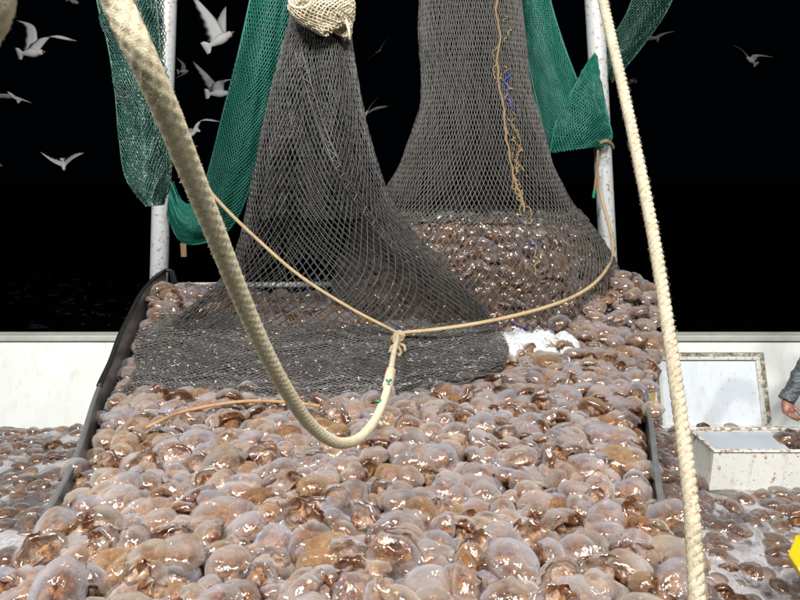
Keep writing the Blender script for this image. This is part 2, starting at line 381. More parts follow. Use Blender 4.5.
def bulwark(x0, x1, xr0, xr1, label, panels=()):
    """white plate bulwark, leaning aft; front face from (y=4.02, z=.1) to (y=4.27, z=1.2)"""
    root = empty('bulwark', ((x0 + x1) / 2, 4.1, 0.12)); tag(root, label, 'bulwark')
    def fy(z): return 3.97 + 0.26 * (z - 0.55) / 0.62
    ztop = 1.185
    def quadslab(b, xa, xb, za, zb, d0=0.0, d1=0.05, sk=0.0):
        b.hexa([(xa, fy(za) + d0, za), (xb, fy(za) + d0, za), (xb, fy(za) + d1, za), (xa, fy(za) + d1, za),
                (xa + sk, fy(zb) + d0, zb), (xb + sk, fy(zb) + d0, zb), (xb + sk, fy(zb) + d1, zb), (xa + sk, fy(zb) + d1, zb)])
    if not panels:
        b = Box(); quadslab(b, x0, x1, 0.13, ztop); bev(obj('plate', b.mesh('plate'), M['white'], root), 0.004)
    else:
        pa, pb, za, zb = panels
        b = Box(); quadslab(b, x0, x1, zb, ztop); quadslab(b, x0, pa, za, zb - 0.0001); quadslab(b, pb, x1, za, zb - 0.0001); quadslab(b, x0, x1, 0.13, za - 0.0001)
        obj('plate', b.mesh('plate'), M['white'], root)
        b = Box(); quadslab(b, pa, pb, za, zb, 0.022, 0.045); rp = obj('recessed_panel', b.mesh('recessed_panel'), M['panel'], root)
        for (a0, a1, c0, c1) in ((pa, pb, zb - 0.028, zb), (pa, pa + 0.022, za, zb - 0.029), (pb - 0.034, pb, za, zb - 0.029)):
            b = Box(); quadslab(b, a0, a1, c0, c1, 0.008, 0.0205); obj('panel_seam', b.mesh('panel_seam'), M['grime']).parent = rp
        for (a0, a1, c0, c1) in ((pa + 0.023, pb - 0.035, zb - 0.052, zb - 0.029), (pa + 0.023, pa + 0.045, za, zb - 0.053), (pb - 0.065, pb - 0.035, za, zb - 0.053)):
            b = Box(); quadslab(b, a0, a1, c0, c1, -0.004, 0.021); bev(obj('panel_frame', b.mesh('panel_frame'), M['frame']), 0.005).parent = rp
    yt = fy(ztop)
    b = Box(); b.box((x0, yt - 0.03, ztop + 0.001), (x1, yt + 0.09, ztop + 0.045)); bev(obj('cap_rail', b.mesh('cap_rail'), M['cap'], root), 0.008)
    return root
bulwark(-4.6, -1.93, 0, 0, 'plain white painted bulwark plate left of the pen, grey cap rail on top')
pl = P(655, 357, 4.17).x; pr = P(766, 357, 4.17).x
bulwark(1.80, 4.6, 0, 0, 'white bulwark right of the pen with a grimy recessed rectangular panel', (pl, pr, 0.60, 1.10))

# cream-yellow plate end against the right bulwark
b = Box(); a0 = P(641, 358, 3.93); a1 = P(655, 358, 3.93)
b.box((a0.x - 0.03, 3.86, 0.13), (a1.x, 3.94, a0.z)); o = obj('yellow_post', b.mesh('yellow_post'), M['yellowpaint']); bev(o, 0.008)
tag(o, 'cream yellow stained steel post between the pen and the white panel', 'post')

# stern rail
def pipe(name, pts, r, mat, parent=None, sides=16):
    C, s = resample(catmull(pts, 20) if len(pts) > 2 else [Vector(p) for p in pts], 0.05); V, Fs = sweep(C, r, sides)
    return obj(name, mesh_np(name, V, Fs), mat, parent)
o = pipe('stern_rail', [P(160, 285.5, 5.06), P(345, 284.5, 5.06), P(640, 284, 5.06)], 0.026, M['post'])
tag(o, 'white horizontal pipe rail behind the black net at the stern', 'rail')

# gantry posts
def post(name, a, b_, r0, r1, label):
    C = np.array([tuple(Vector(a).lerp(Vector(b_), k / 30)) for k in range(31)])
    V, Fs = sweep(C, np.linspace(r0, r1, 31), 28); o = obj(name, mesh_np(name, V, Fs), M['post']); tag(o, label, 'post', 'white gantry posts'); return o
lp0, lp1 = P(176, -300, 5.3), P(157.5, 330, 5.12)
post('gantry_post', lp0, lp1, 0.078, 0.078, 'white rust-speckled gantry post standing behind the left end of the pen')
rp0, rp1 = P(578, -300, 5.3), P(613, 345, 5.12)
post('gantry_post', rp0, rp1, 0.080, 0.074, 'white rust-streaked gantry post with green net tied to it, right')

# ------------------------------------------------------------ pen walls
def penwall(Wp, side, label, extra=False, cut=None):
    root = empty('pen_wall', (Wp[3][1], Wp[3][0], 0.13)); tag(root, label, 'steel coaming', 'steel sides of the pen')
    pts = catmull([Vector((x, y, z)) for (y, x, z) in Wp], 80); b = Box(); th = 0.012 * side
    for a, c in zip(pts, pts[1:]):
        b.hexa([(a.x, a.y, 0.13), (c.x, c.y, 0.13), (c.x + th, c.y, 0.13), (a.x + th, a.y, 0.13), (a.x, a.y, a.z), (c.x, c.y, c.z), (c.x + th, c.y, c.z), (a.x + th, a.y, a.z)] if side > 0 else
               [(a.x + th, a.y, 0.13), (c.x + th, c.y, 0.13), (c.x, c.y, 0.13), (a.x, a.y, 0.13), (a.x + th, a.y, a.z), (c.x + th, c.y, c.z), (c.x, c.y, c.z), (a.x, a.y, a.z)])
    obj('side_plate', b.mesh('side_plate'), M['steel'], root)
    up = [p + Vector((0.004 * side, 0, 0.008)) for p in pts]
    cutn = int(len(up) * cut)
    C, s = resample(up[:cutn], 0.04); V, Fs = sweep(C, 0.012, 10); obj('top_pipe', mesh_np('top_pipe', V, Fs), M['steel'], root)
    C, s = resample(up[cutn - 1:], 0.03); V, Fs = sweep(C, 0.016, 8, lambda t, s: 1 + 0.12 * np.sin(3 * t + 9 * s), s); obj('rubber_edge', mesh_np('rubber_edge', V, Fs), M['rubber'], root)
    return root
lw_root = penwall(WL, -1, 'long steel side of the pen along the left trough, black rubber edge rising to the stern', cut=0.55)
rw_root = penwall(WR, 1, 'steel side of the pen along the right trough, half buried by jellyfish', cut=0.8)
# rubber flap at the left wall's tip
tp = [P(150, 284, 4.9), P(158, 276, 4.92), P(166, 270.5, 4.95), P(172, 272, 4.97), P(175, 284, 4.97)]
C, s = resample(catmull(tp, 30), 0.02); V, Fs = sweep(C, 0.022, 8, lambda t, s: 1 + 0.25 * np.sin(2 * t + 14 * s), s)
obj('rubber_lip', mesh_np('rubber_lip', V, Fs), M['rubber'], lw_root)
b = Box(); q = [P(152, 288, 4.86), P(168, 277, 4.94), P(166, 330, 4.9), P(150, 340, 4.8)]
b.hexa([q[3], q[2], q[2] + Vector((0, .012, 0)), q[3] + Vector((0, .012, 0)), q[0], q[1], q[1] + Vector((0, .012, 0)), q[0] + Vector((0, .012, 0))])
obj('end_plate', b.mesh('end_plate'), M['steel'], lw_root)
# joint clamp on right wall
c0 = PZ(653.5, 470, 1.215)
b = Box(); b.box((c0.x - 0.004, c0.y - 0.03, c0.z - 0.04), (c0.x + 0.022, c0.y + 0.03, c0.z + 0.012)); bev(obj('joint_clamp', b.mesh('joint_clamp'), M['steel'], rw_root), 0.006)

# pen bed (the mass of the heap under the top layer)
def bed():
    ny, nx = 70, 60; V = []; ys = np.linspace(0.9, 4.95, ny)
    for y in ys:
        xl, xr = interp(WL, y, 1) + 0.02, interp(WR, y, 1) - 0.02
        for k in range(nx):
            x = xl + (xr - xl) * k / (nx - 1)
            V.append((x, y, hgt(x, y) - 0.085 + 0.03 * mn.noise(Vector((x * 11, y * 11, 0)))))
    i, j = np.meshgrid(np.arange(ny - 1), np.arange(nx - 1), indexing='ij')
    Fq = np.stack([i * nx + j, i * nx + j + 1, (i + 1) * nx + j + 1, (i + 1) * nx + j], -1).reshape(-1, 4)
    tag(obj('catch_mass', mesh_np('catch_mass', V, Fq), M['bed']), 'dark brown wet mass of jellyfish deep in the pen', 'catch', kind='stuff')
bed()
# troughs
def trough(x0, x1, y0, y1, side, name):
    n = 90; V = []
    for a in range(n):
        for c in range(n):
            y = y0 + (y1 - y0) * c / (n - 1); xe = interp(WL if side < 0 else WR, y, 1) + 0.01 * side; xo = x0 if side < 0 else x1
            x = xo + (xe - xo) * a / (n - 1)
            V.append((x, y, 0.585 + 0.02 * mn.fractal(Vector((x * 4, y * 4, 0)), 0.8, 2, 3)))
    i, j = np.meshgrid(np.arange(n - 1), np.arange(n - 1), indexing='ij')
    Fq = np.stack([i * n + j, (i + 1) * n + j, (i + 1) * n + j + 1, i * n + j + 1], -1).reshape(-1, 4)
    if side > 0: Fq = Fq[:, ::-1]
    tag(obj('water', mesh_np('water', V, Fq), M['catchwater']), kind='structure')
trough(-4.55, 0, 0.95, 4.0, -1, 'l'); trough(0, 4.55, 0.95, 4.0, 1, 'r')

# ------------------------------------------------------------ steel bin in the right trough
def bin_():
    fl = PZ(714, 487, 0.60); yf = fl.y; tf = P(714, 452, yf); zt = tf.z; xl = tf.x
    yb = PZ(690, 430, zt).y; root = empty('steel_bin', (xl, yf, 0.6)); tag(root, 'rusty white steel bin standing in the right trough under the hand', 'bin')
    x1 = xl + 1.5; z0 = 0.4
    def part(nm, a, c, mat, bw=0.004):
        b = Box(); b.box(a, c); return bev(obj(nm, b.mesh(nm), mat, root), bw)
    part('front_plate', (xl, yf, z0), (x1, yf + 0.014, zt), M['bin'])
    part('side_plate', (xl, yf + 0.0145, z0), (xl + 0.014, yb, zt), M['bin'])
    part('back_plate', (xl, yb + 0.0005, z0), (x1, yb + 0.014, zt), M['bin'])
    part('rim', (xl - 0.004, yf - 0.010, zt + 0.0005), (x1, yf + 0.016, zt + 0.012), M['bin'])
    part('rim', (xl - 0.004, yb - 0.004, zt + 0.0005), (x1, yb + 0.02, zt + 0.012), M['bin'], 0.002)
    part('rim', (xl - 0.006, yf + 0.017, zt + 0.0005), (xl + 0.014, yb - 0.005, zt + 0.0125), M['bin'], 0.002)
    b = Box(); xm = xl + 0.52; d = 0.05
    b.hexa([(xl + .015, yf + .017, zt - d - .01), (xm, yf + .017, zt - d - .01), (xm, yb - .005, zt - .02), (xl + .015, yb - .005, zt - .02),
            (xl + .015, yf + .017, zt - d), (xm, yf + .017, zt - d), (xm, yb - .005, zt - .01), (xl + .015, yb - .005, zt - .01)])
    obj('sloping_plate', b.mesh('sloping_plate'), M['bin_gray'], root)
    return xl, yf, yb, zt, xm, x1
BIN = bin_()

# ------------------------------------------------------------ jellyfish
def bell_arrays(seed, ns=34, nr=10):
    r = random.Random(seed); off = Vector((r.uniform(0, 50), r.uniform(0, 50), r.uniform(0, 50)))
    H = r.uniform(0.72, 1.0); V = []; rim = []
    prof = []
    for k in range(1, nr + 1):
        a = k / nr * math.radians(112); prof.append((math.sin(a) ** 0.92 if a < math.pi / 2 else math.sin(a), H * math.cos(a), sm(0.50, 0.80, k / nr)))
    prof += [(0.80, -0.20 * H, 1.0), (0.45, 0.0, 0.7)]
    lob = r.choice([6, 8, 10])
    V.append(Vector((0, 0, H))); rim.append(0)
    for (R, z, rm) in prof:
        for j in range(ns):
            t = 2 * math.pi * j / ns; q = 1 + 0.06 * rm * math.sin(lob * t + seed)
            V.append(Vector((R * q * math.cos(t), R * q * math.sin(t), z + 0.05 * rm * math.cos(lob * t)))); rim.append(rm)
    V.append(Vector((0, 0, 0.05 * H))); rim.append(0.5)
    out = []
    fold = r.choice([0, 0, 0, 1]); fa = r.uniform(0, 6.28)
    for v in V:
        n = mn.noise_vector(v * 0.9 + off) * 0.13 + mn.noise_vector(v * 2.4 + off) * 0.035
        rr = math.hypot(v.x, v.y); e = sm(0.7, 1.0, rr) * (1 if v.z < 0.25 * H else 0)
        n += mn.noise_vector(v * 5.0 + off) * 0.20 * e
        if fold:
            d = v.x * math.cos(fa) + v.y * math.sin(fa); n.z -= 0.28 * math.exp(-(d * 4) ** 2) * max(0, v.z)
        out.append(v + n)
    Fs = [(0, 1 + j, 1 + (j + 1) % ns) for j in range(ns)]; m = len(prof)
    for k in range(m - 1):
        for j in range(ns):
            a = 1 + k * ns; Fs.append((a + j, a + ns + j, a + ns + (j + 1) % ns, a + (j + 1) % ns))
    a = 1 + (m - 1) * ns; Fs += [(a + (j + 1) % ns, a + j, len(V) - 1) for j in range(ns)]
    return np.array([tuple(v) for v in out]), Fs, np.array(rim)
def arms_arrays(seed, ns=22, nr=11):
    r = random.Random(seed + 99); off = Vector((r.uniform(0, 50), r.uniform(0, 50), 0)); V = []
    nl = r.choice([4, 5, 8])
    for k in range(nr + 1):
        a = math.pi * k / nr
        for j in range(ns):
            t = 2 * math.pi * j / ns; R = 0.60 * math.sin(a) + 0.02
            z = 0.42 * math.cos(a) if a < math.pi / 2 else 0.62 * math.cos(a)
            if a > 1.2: R *= 1 + 0.22 * math.sin(nl * t)
            v = Vector((R * math.cos(t), R * math.sin(t), z))
            V.append(v + mn.noise_vector(v * 2.2 + off) * 0.26 + mn.noise_vector(v * 6 + off) * 0.12)
    Fs = []
    for k in range(nr):
        for j in range(ns): Fs.append((k * ns + j, (k + 1) * ns + j, (k + 1) * ns + (j + 1) % ns, k * ns + (j + 1) % ns))
    return np.array([tuple(v) for v in V]), Fs
NB = 10
BELL = [bell_arrays(s) for s in range(NB)]; ARMS = [arms_arrays(s) for s in range(6)]
BLO = [bell_arrays(s, 14, 6) for s in range(8)]; ALO = [arms_arrays(s, 12, 6) for s in range(5)]
bell_me = []
for V, Fs, rm in BELL:
    me = mesh_np('bell', V, Fs, attrs={'rim': rm}); me.materials.append(M['jelly']); bell_me.append(me)
arm_me = []
for V, Fs in ARMS:
    me = mesh_np('oral_arms', V, Fs); me.materials.append(M['arms']); arm_me.append(me)

TINTS = [('violet-grey', (0.49, 0.45, 0.44)), ('pinkish', (0.54, 0.46, 0.41)), ('cream', (0.55, 0.465, 0.38)),
         ('amber', (0.47, 0.32, 0.19)), ('greyish lilac', (0.49, 0.475, 0.50)), ('rusty brown', (0.35, 0.20, 0.11))]
TW = [6, 5.5, 2.2, 1.2, 3.4, 0.5]
J = []   # jellyfish placements: dict(p, R, rot, scale, tint, pose, where)
def add_j(p, R, where, tilt=0.5, side=0.21, dark=1.0, flat=(0.72, 1.0)):
    ti = random.choices(range(6), TW)[0]; c = TINTS[ti][1]
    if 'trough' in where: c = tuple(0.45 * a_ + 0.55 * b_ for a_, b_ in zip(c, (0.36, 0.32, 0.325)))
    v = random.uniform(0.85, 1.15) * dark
    flip = random.random() < side
    ax = random.uniform(0, 2 * math.pi)
    if flip: an = random.uniform(0.9, 2.2); ax = random.gauss(0.0, 0.7)       # underside turned to the camera or up
    else: an = abs(random.gauss(0, tilt))
    axis = Vector((math.cos(ax), math.sin(ax), 0)) if not flip else Vector((-1, random.gauss(0, 0.5), 0)).normalized()
    drape = Matrix.Rotation(random.uniform(0.0, 0.45) if not flip and where == 'pile' else 0, 4, 'X')
    rot = drape @ Matrix.Rotation(an, 4, axis) @ Matrix.Rotation(random.uniform(0, 6.28), 4, 'Z')
    S = Matrix.Diagonal((R * random.uniform(0.88, 1.2), R * random.uniform(0.88, 1.2), R * random.uniform(*flat), 1))
    J.append(dict(p=Vector(p), R=R, M=Matrix.Translation(p) @ rot @ S, tint=(c[0] * v, c[1] * v, c[2] * v), ti=ti, pose=flip, where=where, b=random.randrange(NB), a=random.randrange(6)))
def in_lying(px, py):
    return 128 < px < 495 and 300 < py < 388
# pile
y = 1.02
while y < 4.85:
    xl, xr = interp(WL, y, 1) + 0.04 - 0.07 * sm(1.95, 1.6, y), interp(WR, y, 1) - 0.01 + 0.08 * sm(2.9, 3.4, y)
    if y > 4.05: xr += 0.1
    x = xl + random.uniform(0, 0.06)
    while x < xr:
        R = random.choices([random.uniform(0.045, 0.06), random.uniform(0.06, 0.078), random.uniform(0.078, 0.098)], [2.2, 4.5, 2.0])[0]
        jx, jy = x + random.uniform(-.025, .025), y + random.uniform(-.035, .035)
        z = hgt(jx, jy) - 0.03 + random.uniform(-0.03, 0.03) + 0.02 * mn.noise(Vector((jx * 5, jy * 5, 9)))
        px, py, t = proj((jx, jy, z))
        if 498 < px < 572 and 326 < py < 346: z -= 0.05
        if in_lying(px, py): z -= 0.035
        near_wall = min(jx - xl, xr - jx) < 0.07
        add_j((jx, jy, z), R * 0.91 * (0.85 if near_wall and y < 3.3 else 1.0), 'pile')
        x += R * 1.06 + random.uniform(0, 0.016)
    y += 0.060
# a few sitting proud of the rest and spilling over the right and left edges
for (px, py, off, R) in [(648, 342, .02, .075), (640, 312, .07, .07), (632, 297, .08, .06), (652, 350, -.02, .07), (646, 326, .04, .07), (636, 340, .03, .08), (653, 410, .02, .05),
                         (45, 555, .03, .085), (75, 470, .02, .05), (300, 520, .03, .09), (668, 520, 0.0, .085), (674, 560, -.02, .085), (680, 585, 0, .08), (60, 590, .02, .09), (10, 590, .0, .07)]:
    p = PH(px, py, off); add_j(p, R, 'pile', 0.4, 0.15)
# troughs
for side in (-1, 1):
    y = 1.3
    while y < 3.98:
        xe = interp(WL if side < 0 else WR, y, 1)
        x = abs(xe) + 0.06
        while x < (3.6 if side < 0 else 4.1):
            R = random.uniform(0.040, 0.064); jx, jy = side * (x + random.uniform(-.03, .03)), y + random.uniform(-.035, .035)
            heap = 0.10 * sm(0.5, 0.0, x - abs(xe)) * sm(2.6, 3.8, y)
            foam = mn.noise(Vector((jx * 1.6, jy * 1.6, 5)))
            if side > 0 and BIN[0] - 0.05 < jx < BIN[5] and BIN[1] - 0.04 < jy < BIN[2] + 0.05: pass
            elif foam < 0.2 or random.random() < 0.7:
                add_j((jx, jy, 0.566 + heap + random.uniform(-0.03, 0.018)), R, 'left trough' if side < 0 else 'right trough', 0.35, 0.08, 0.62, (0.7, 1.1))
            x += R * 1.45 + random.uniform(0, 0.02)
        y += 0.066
# catch inside the bin's open end
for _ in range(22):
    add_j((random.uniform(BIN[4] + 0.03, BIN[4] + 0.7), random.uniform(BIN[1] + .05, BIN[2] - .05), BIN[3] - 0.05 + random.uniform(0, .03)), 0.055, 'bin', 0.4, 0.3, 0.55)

# ---- the hanging bag: rings in the photograph's coordinates turned into real ellipses
BAGR = [(-70, 424, 518, 4.7), (-20, 420, 520, 4.7), (0, 418.5, 521, 4.7), (40, 418, 525, 4.68), (80, 420.5, 530, 4.67), (105, 420, 535, 4.66), (135, 411, 545, 4.65), (165, 400, 553, 4.64), (190, 386, 566, 4.63),
        (212, 370, 580, 4.62), (235, 352, 600, 4.6), (258, 339, 613, 4.6), (285, 331, 621, 4.6), (305, 329, 624, 4.6), (322, 334, 618, 4.6), (336, 356, 592, 4.6)]
def ring_interp(Rg, s):
    n = len(Rg) - 1; u = s * n; i = min(int(u), n - 1); t = u - i
    A = [np.array(Rg[max(0, i - 1)]), np.array(Rg[i]), np.array(Rg[i + 1]), np.array(Rg[min(n, i + 2)])]
    a, b_, c, d = A; return 0.5 * ((2 * b_) + (c - a) * t + (2 * a - 5 * b_ + 4 * c - d) * t * t + (3 * b_ - a - 3 * c + d) * t ** 3)
def bag_pt(s, th, k=1.0, sag=True):
    py, xl, xr, Y = ring_interp(BAGR, s); c = P((xl + xr) / 2, py, Y); t = proj(c)[2]
    rx = (xr - xl) / 2 * t / F; ry = rx * (0.46 if s < 0.5 else 0.46) ; ry = min(ry, 0.52)
    wob = 1 + 0.012 * math.sin(5 * th + s * 9) + 0.02 * mn.noise(Vector((math.cos(th) * 3, math.sin(th) * 3, s * 14)))
    return Vector((c.x + rx * k * wob * math.cos(th), c.y + ry * k * wob * math.sin(th), c.z))
# vertical extent by ring index, denser near even metres
def even_s(fn, n):
    zs = [fn(k / 400).z for k in range(401)]; d = [0]
    L = [0]; pr_ = fn(0)
    for k in range(1, 401):
        q = fn(k / 400); L.append(L[-1] + (q - pr_).length); pr_ = q
    return [float(np.interp(L[-1] * k / n, L, np.linspace(0, 1, 401))) for k in range(n + 1)]
BAGPTS = []; _A = np.zeros((4000, 3)); _n = 0
for _ in range(9000):
    s = random.uniform(9.12 / 15, 0.985); th = random.uniform(-math.pi, 0.15)
    pt = bag_pt(s, th, 0.89); px, py, t = proj(pt)
    if px < 392 + max(0, (240 - py)) * 0.15 and random.random() < 0.8: continue
    if _n == 0 or np.min(np.sum((_A[:_n] - np.array(pt)) ** 2, 1)) > 0.046 ** 2:
        _A[_n] = pt; _n += 1; BAGPTS.append(pt)
for pt in BAGPTS:
    add_j(pt, random.uniform(0.044, 0.064), 'bag', 0.5, 0.16, 0.9, (0.5, 0.75))
    j = J[-1]; ou = Vector((pt.x - 0.69 * 1.0, (pt.y - 4.6) * 1.6, 0.15)).normalized()
    j['M'] = Matrix.Translation(pt) @ ou.to_track_quat('Z', 'Y').to_matrix().to_4x4() @ Matrix.Translation(-pt) @ j['M']
print("jellies", len(J))

# rank by size in the photograph
for j in J:
    px, py, t = proj(j['p']); vis = -15 < px < 815 and 230 < py < 615
    j['s'] = j['R'] / t * F if vis else 0
    if j['where'] == 'pile' and in_lying(px, py): j['s'] *= 0.6
    if j['where'] in ('bag', 'bin'): j['s'] = 0
    if j['where'] == 'right trough' and px < 690: j['s'] *= 0.8
J.sort(key=lambda j: -j['s']); N_IND = 296
def zone(j):
    px, py, t = proj(j['p'])
    if j['where'] == 'left trough': return 'half under water in the left trough'
    if j['where'] == 'right trough': return 'in the foamy right trough ' + ('below the bin' if py < 560 else 'at the lower edge')
    L, Rr = interp(WL, j['p'].y, 1), interp(WR, j['p'].y, 1); u = (j['p'].x - L) / (Rr - L)
    side = 'by the left coaming' if u < .12 else 'left of the rope loop' if u < .36 else 'under the rope loop' if u < .6 else 'right of the rope loop' if u < .74 else 'well right of the rope loop' if u < .88 else 'by the right coaming'
    return ('frontmost' if py > 568 else 'near' if py > 525 else 'mid-pile' if py > 475 else 'far' if py > 445 else 'farther') + ', ' + side
seen = {}
for k, j in enumerate(J[:N_IND]):
    root = empty('jellyfish', j['p']); root.matrix_world = j['M']
    sz = 'large' if j['R'] > 0.078 else ('small' if j['R'] < 0.058 else 'middling')
    lab = f"{sz} {TINTS[j['ti']][0]} jellyfish, {'brown frills up' if j['pose'] else 'bell up'}, {zone(j)}"
    tag(root, lab, 'jellyfish', 'jellyfish of the catch'); seen.setdefault(lab, []).append((root, j))
    for nm, me in (('bell', bell_me[j['b']]), ('oral_arms', arm_me[j['a']])):
        o = bpy.data.objects.new(nm, me); COL.objects.link(o); o.parent = root; o.color = (*j['tint'], 1)
for lab, L_ in seen.items():
    if len(L_) == 1: continue
    L_.sort(key=lambda q: proj(q[1]['p'])[0]); n_ = len(L_)
    wd = {2: ['left', 'right'], 3: ['left', 'middle', 'right'], 4: ['leftmost', 'second', 'third', 'rightmost'], 5: ['leftmost', 'second', 'third', 'fourth', 'rightmost']}.get(n_) or (['leftmost'] + [q + ' from left' for q in ('second', 'third', 'fourth', 'fifth', 'sixth', 'seventh', 'eighth', 'ninth', 'tenth')][:n_ - 2] + ['rightmost'] if n_ <= 11 else None)
    if wd:
        for (rt, _), w_ in zip(L_, wd): rt['label'] = lab + f", {w_}"
def bulk(js, name, label, lo=False, cat='jellyfish', grp='jellyfish of the catch'):
    Vs = []; Fs = []; rims = []; tints = []; Va = []; Fa = []; off = 0; offa = 0
    B_, A_ = (BLO, ALO) if lo else (BELL, ARMS)
    for j in js:
        Mx = np.array(j['M']); V, Fc, rm = B_[j['b'] % len(B_)]
        W = V @ Mx[:3, :3].T + Mx[:3, 3]; Vs.append(W); rims.append(rm); tints.append(np.tile([*j['tint'], 1], (len(V), 1)))
        Fs += [tuple(i + off for i in f) for f in Fc]; off += len(V)
        V, Fc = A_[j['a'] % len(A_)]; Va.append(V @ Mx[:3, :3].T + Mx[:3, 3]); Fa += [tuple(i + offa for i in f) for f in Fc]; offa += len(V)
    V = np.vstack(Vs); nb = len(V); V = np.vstack([V] + Va)
    me = mesh_np(name, V, Fs + [tuple(i + nb for i in f) for f in Fa], attrs={'rim': np.concatenate(rims + [np.zeros(offa)]), 'tint': np.vstack(tints + [np.ones((offa, 4)) * 0.3])})
    me.materials.append(M['jelly_v']); me.materials.append(M['arms'])
    mi = np.zeros(len(me.polygons), dtype=np.int32); mi[len(Fs):] = 1; me.polygons.foreach_set('material_index', mi)
    o = obj(name, me); tag(o, label, cat, grp, 'stuff'); return o
rest = J[N_IND:]
bulk([j for j in rest if j['where'] != 'bag'] , 'jellyfish_heap', 'smaller looking jellyfish filling the rear of the pen and both troughs', lo=True)
bulk([j for j in rest if j['where'] == 'bag'], 'jellyfish_heap', 'orange brown jellyfish pressed together inside the hanging net bag', lo=True)

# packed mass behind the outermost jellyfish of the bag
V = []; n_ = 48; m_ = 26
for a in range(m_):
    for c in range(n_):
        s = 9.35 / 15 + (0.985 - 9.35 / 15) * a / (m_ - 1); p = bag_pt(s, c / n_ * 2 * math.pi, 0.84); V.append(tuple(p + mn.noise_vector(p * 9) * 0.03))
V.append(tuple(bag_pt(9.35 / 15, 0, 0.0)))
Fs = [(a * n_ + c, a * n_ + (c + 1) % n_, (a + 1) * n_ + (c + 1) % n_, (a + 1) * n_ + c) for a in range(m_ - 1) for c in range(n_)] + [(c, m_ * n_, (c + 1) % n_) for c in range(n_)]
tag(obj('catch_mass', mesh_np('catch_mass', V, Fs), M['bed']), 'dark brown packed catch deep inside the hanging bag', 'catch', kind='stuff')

# ------------------------------------------------------------ nets
def diamond(fn, nu, levels, closed, jit=0.0, svals=None, drop=0.0, seed=1):
    """diamond mesh: nodes at alternate half columns; fn(u in 0..1, s in 0..1)"""
    r = random.Random(seed); G = {}
    for l in range(levels + 1):
        s = svals[l] if svals else l / levels
        for c in range(nu + (0 if closed else 1)):
            u = (c + 0.5 * (l % 2)) / nu
            if not closed and u > 1: continue
            p = fn(u, s)
            if jit: p = p + Vector((r.uniform(-jit, jit), r.uniform(-jit, jit), r.uniform(-jit, jit)))
            G[(c, l)] = p
    segs = []
    for l in range(levels):
        for c in range(nu + (0 if closed else 1)):
            if (c, l) not in G: continue
            for dc in ((0, -1) if l % 2 == 0 else (1, 0)):
                cc = c + dc
                if closed: cc %= nu
                if (cc, l + 1) in G and r.random() >= drop: segs.append((tuple(G[(c, l)]), tuple(G[(cc, l + 1)])))
    return segs
def knots(segs, r):
    return segs
def net_obj(name, segs, r, mat, parent=None):
    V, Fq = strands(segs, r); o = obj(name, mesh_np(name, V, Fq), mat, parent); o['kind'] = 'stuff'; return o

# right bag
bag = empty('codend_net', P(475, 0, 4.7)); tag(bag, 'full grey-brown codend net hanging and bulging with jellyfish, right of the black net', 'fishing net')
sv = even_s(lambda s: bag_pt(s, -math.pi / 2), 84)
net_obj('netting', diamond(lambda u, s: bag_pt(s, u * 2 * math.pi, 1.0), 136, 84, True, 0.003, sv), 0.0040, M['net_bag'], bag)
net_obj('selvedge', diamond(lambda u, s: bag_pt(8.9 / 15 + s * 0.028, u * 2 * math.pi, 1.012), 150, 4, True, 0.008), 0.006, M['net_bag'], bag)
def neck(u, s):
    a = bag_pt(0, u * 2 * math.pi); c = P(471, -330, 4.7); return a.lerp(Vector((c.x + (a.x - bag_pt(0, 0, 0).x) * .6, c.y + (a.y - 4.7) * .6, c.z)), s)
net_obj('netting', diamond(neck, 124, 44, True, 0.003), 0.0040, M['net_bag'], bag)
# lacing down the bag
lacepx = [(494, -30), (493, 0), (492, 22), (496, 42), (493, 60), (494, 85), (498, 110), (500, 135), (503, 155), (506, 175), (512, 195), (514, 210)]
def on_bag(px, py, k=1.03):
    py_ = py; best = None
    lo_, hi_ = 0.0, 1.0
    for _ in range(30):
        mid = (lo_ + hi_) / 2
        if ring_interp(BAGR, mid)[0] < py_: lo_ = mid
        else: hi_ = mid
    _, xl, xr, Y = ring_interp(BAGR, lo_); c = max(-1, min(1, (px - (xl + xr) / 2) / ((xr - xl) / 2)))
    return bag_pt(lo_, -math.acos(c), k)
C, s = resample(catmull([on_bag(*p) for p in lacepx], 60), 0.012); 
C += np.array([[0.012 * mn.noise(Vector((a * 14, 3, 1))), 0, 0] for a in s])
V, Fs = sweep(C, 0.008 + 0.007 * np.array([max(0, mn.noise(Vector((a * 9, 7, 2)))) for a in s]), 6); obj('lacing_twine', mesh_np('lacing_twine', V, Fs), M['twine'], bag)
r_ = random.Random(5); fr = []
for c_ in range(6):
    y0_, y1_ = ((70, 150), (120, 200), (150, 214), (20, 90), (185, 270), (130, 178))[c_]; m_ = 26; pr_ = None; ox = r_.uniform(-3, 6)
    for k in range(m_):
        py = y0_ + (y1_ - y0_) * k / m_ + r_.uniform(-1.5, 1.5); base = float(np.interp(py, [a[1] for a in lacepx], [a[0] for a in lacepx])) if py < 210 else 516
        ox = max(-5, min(12, ox + r_.uniform(-4.2, 4.2))); q = on_bag(base + ox, py, 1.03 + 0.035 * r_.random())
        if pr_ is not None and r_.random() < .86:
            mdp = (pr_ + q) / 2 + Vector((r_.uniform(-.008, .008), 0, r_.uniform(-.008, .008))); fr += [(tuple(pr_), tuple(mdp)), (tuple(mdp), tuple(q))]
        pr_ = q
V, Fq = strands(fr, [r_.uniform(0.003, 0.0065) for _ in fr], 5); o = obj('frayed_ends', mesh_np('frayed_ends', V, Fq), M['twine'], bag); o['kind'] = 'stuff'
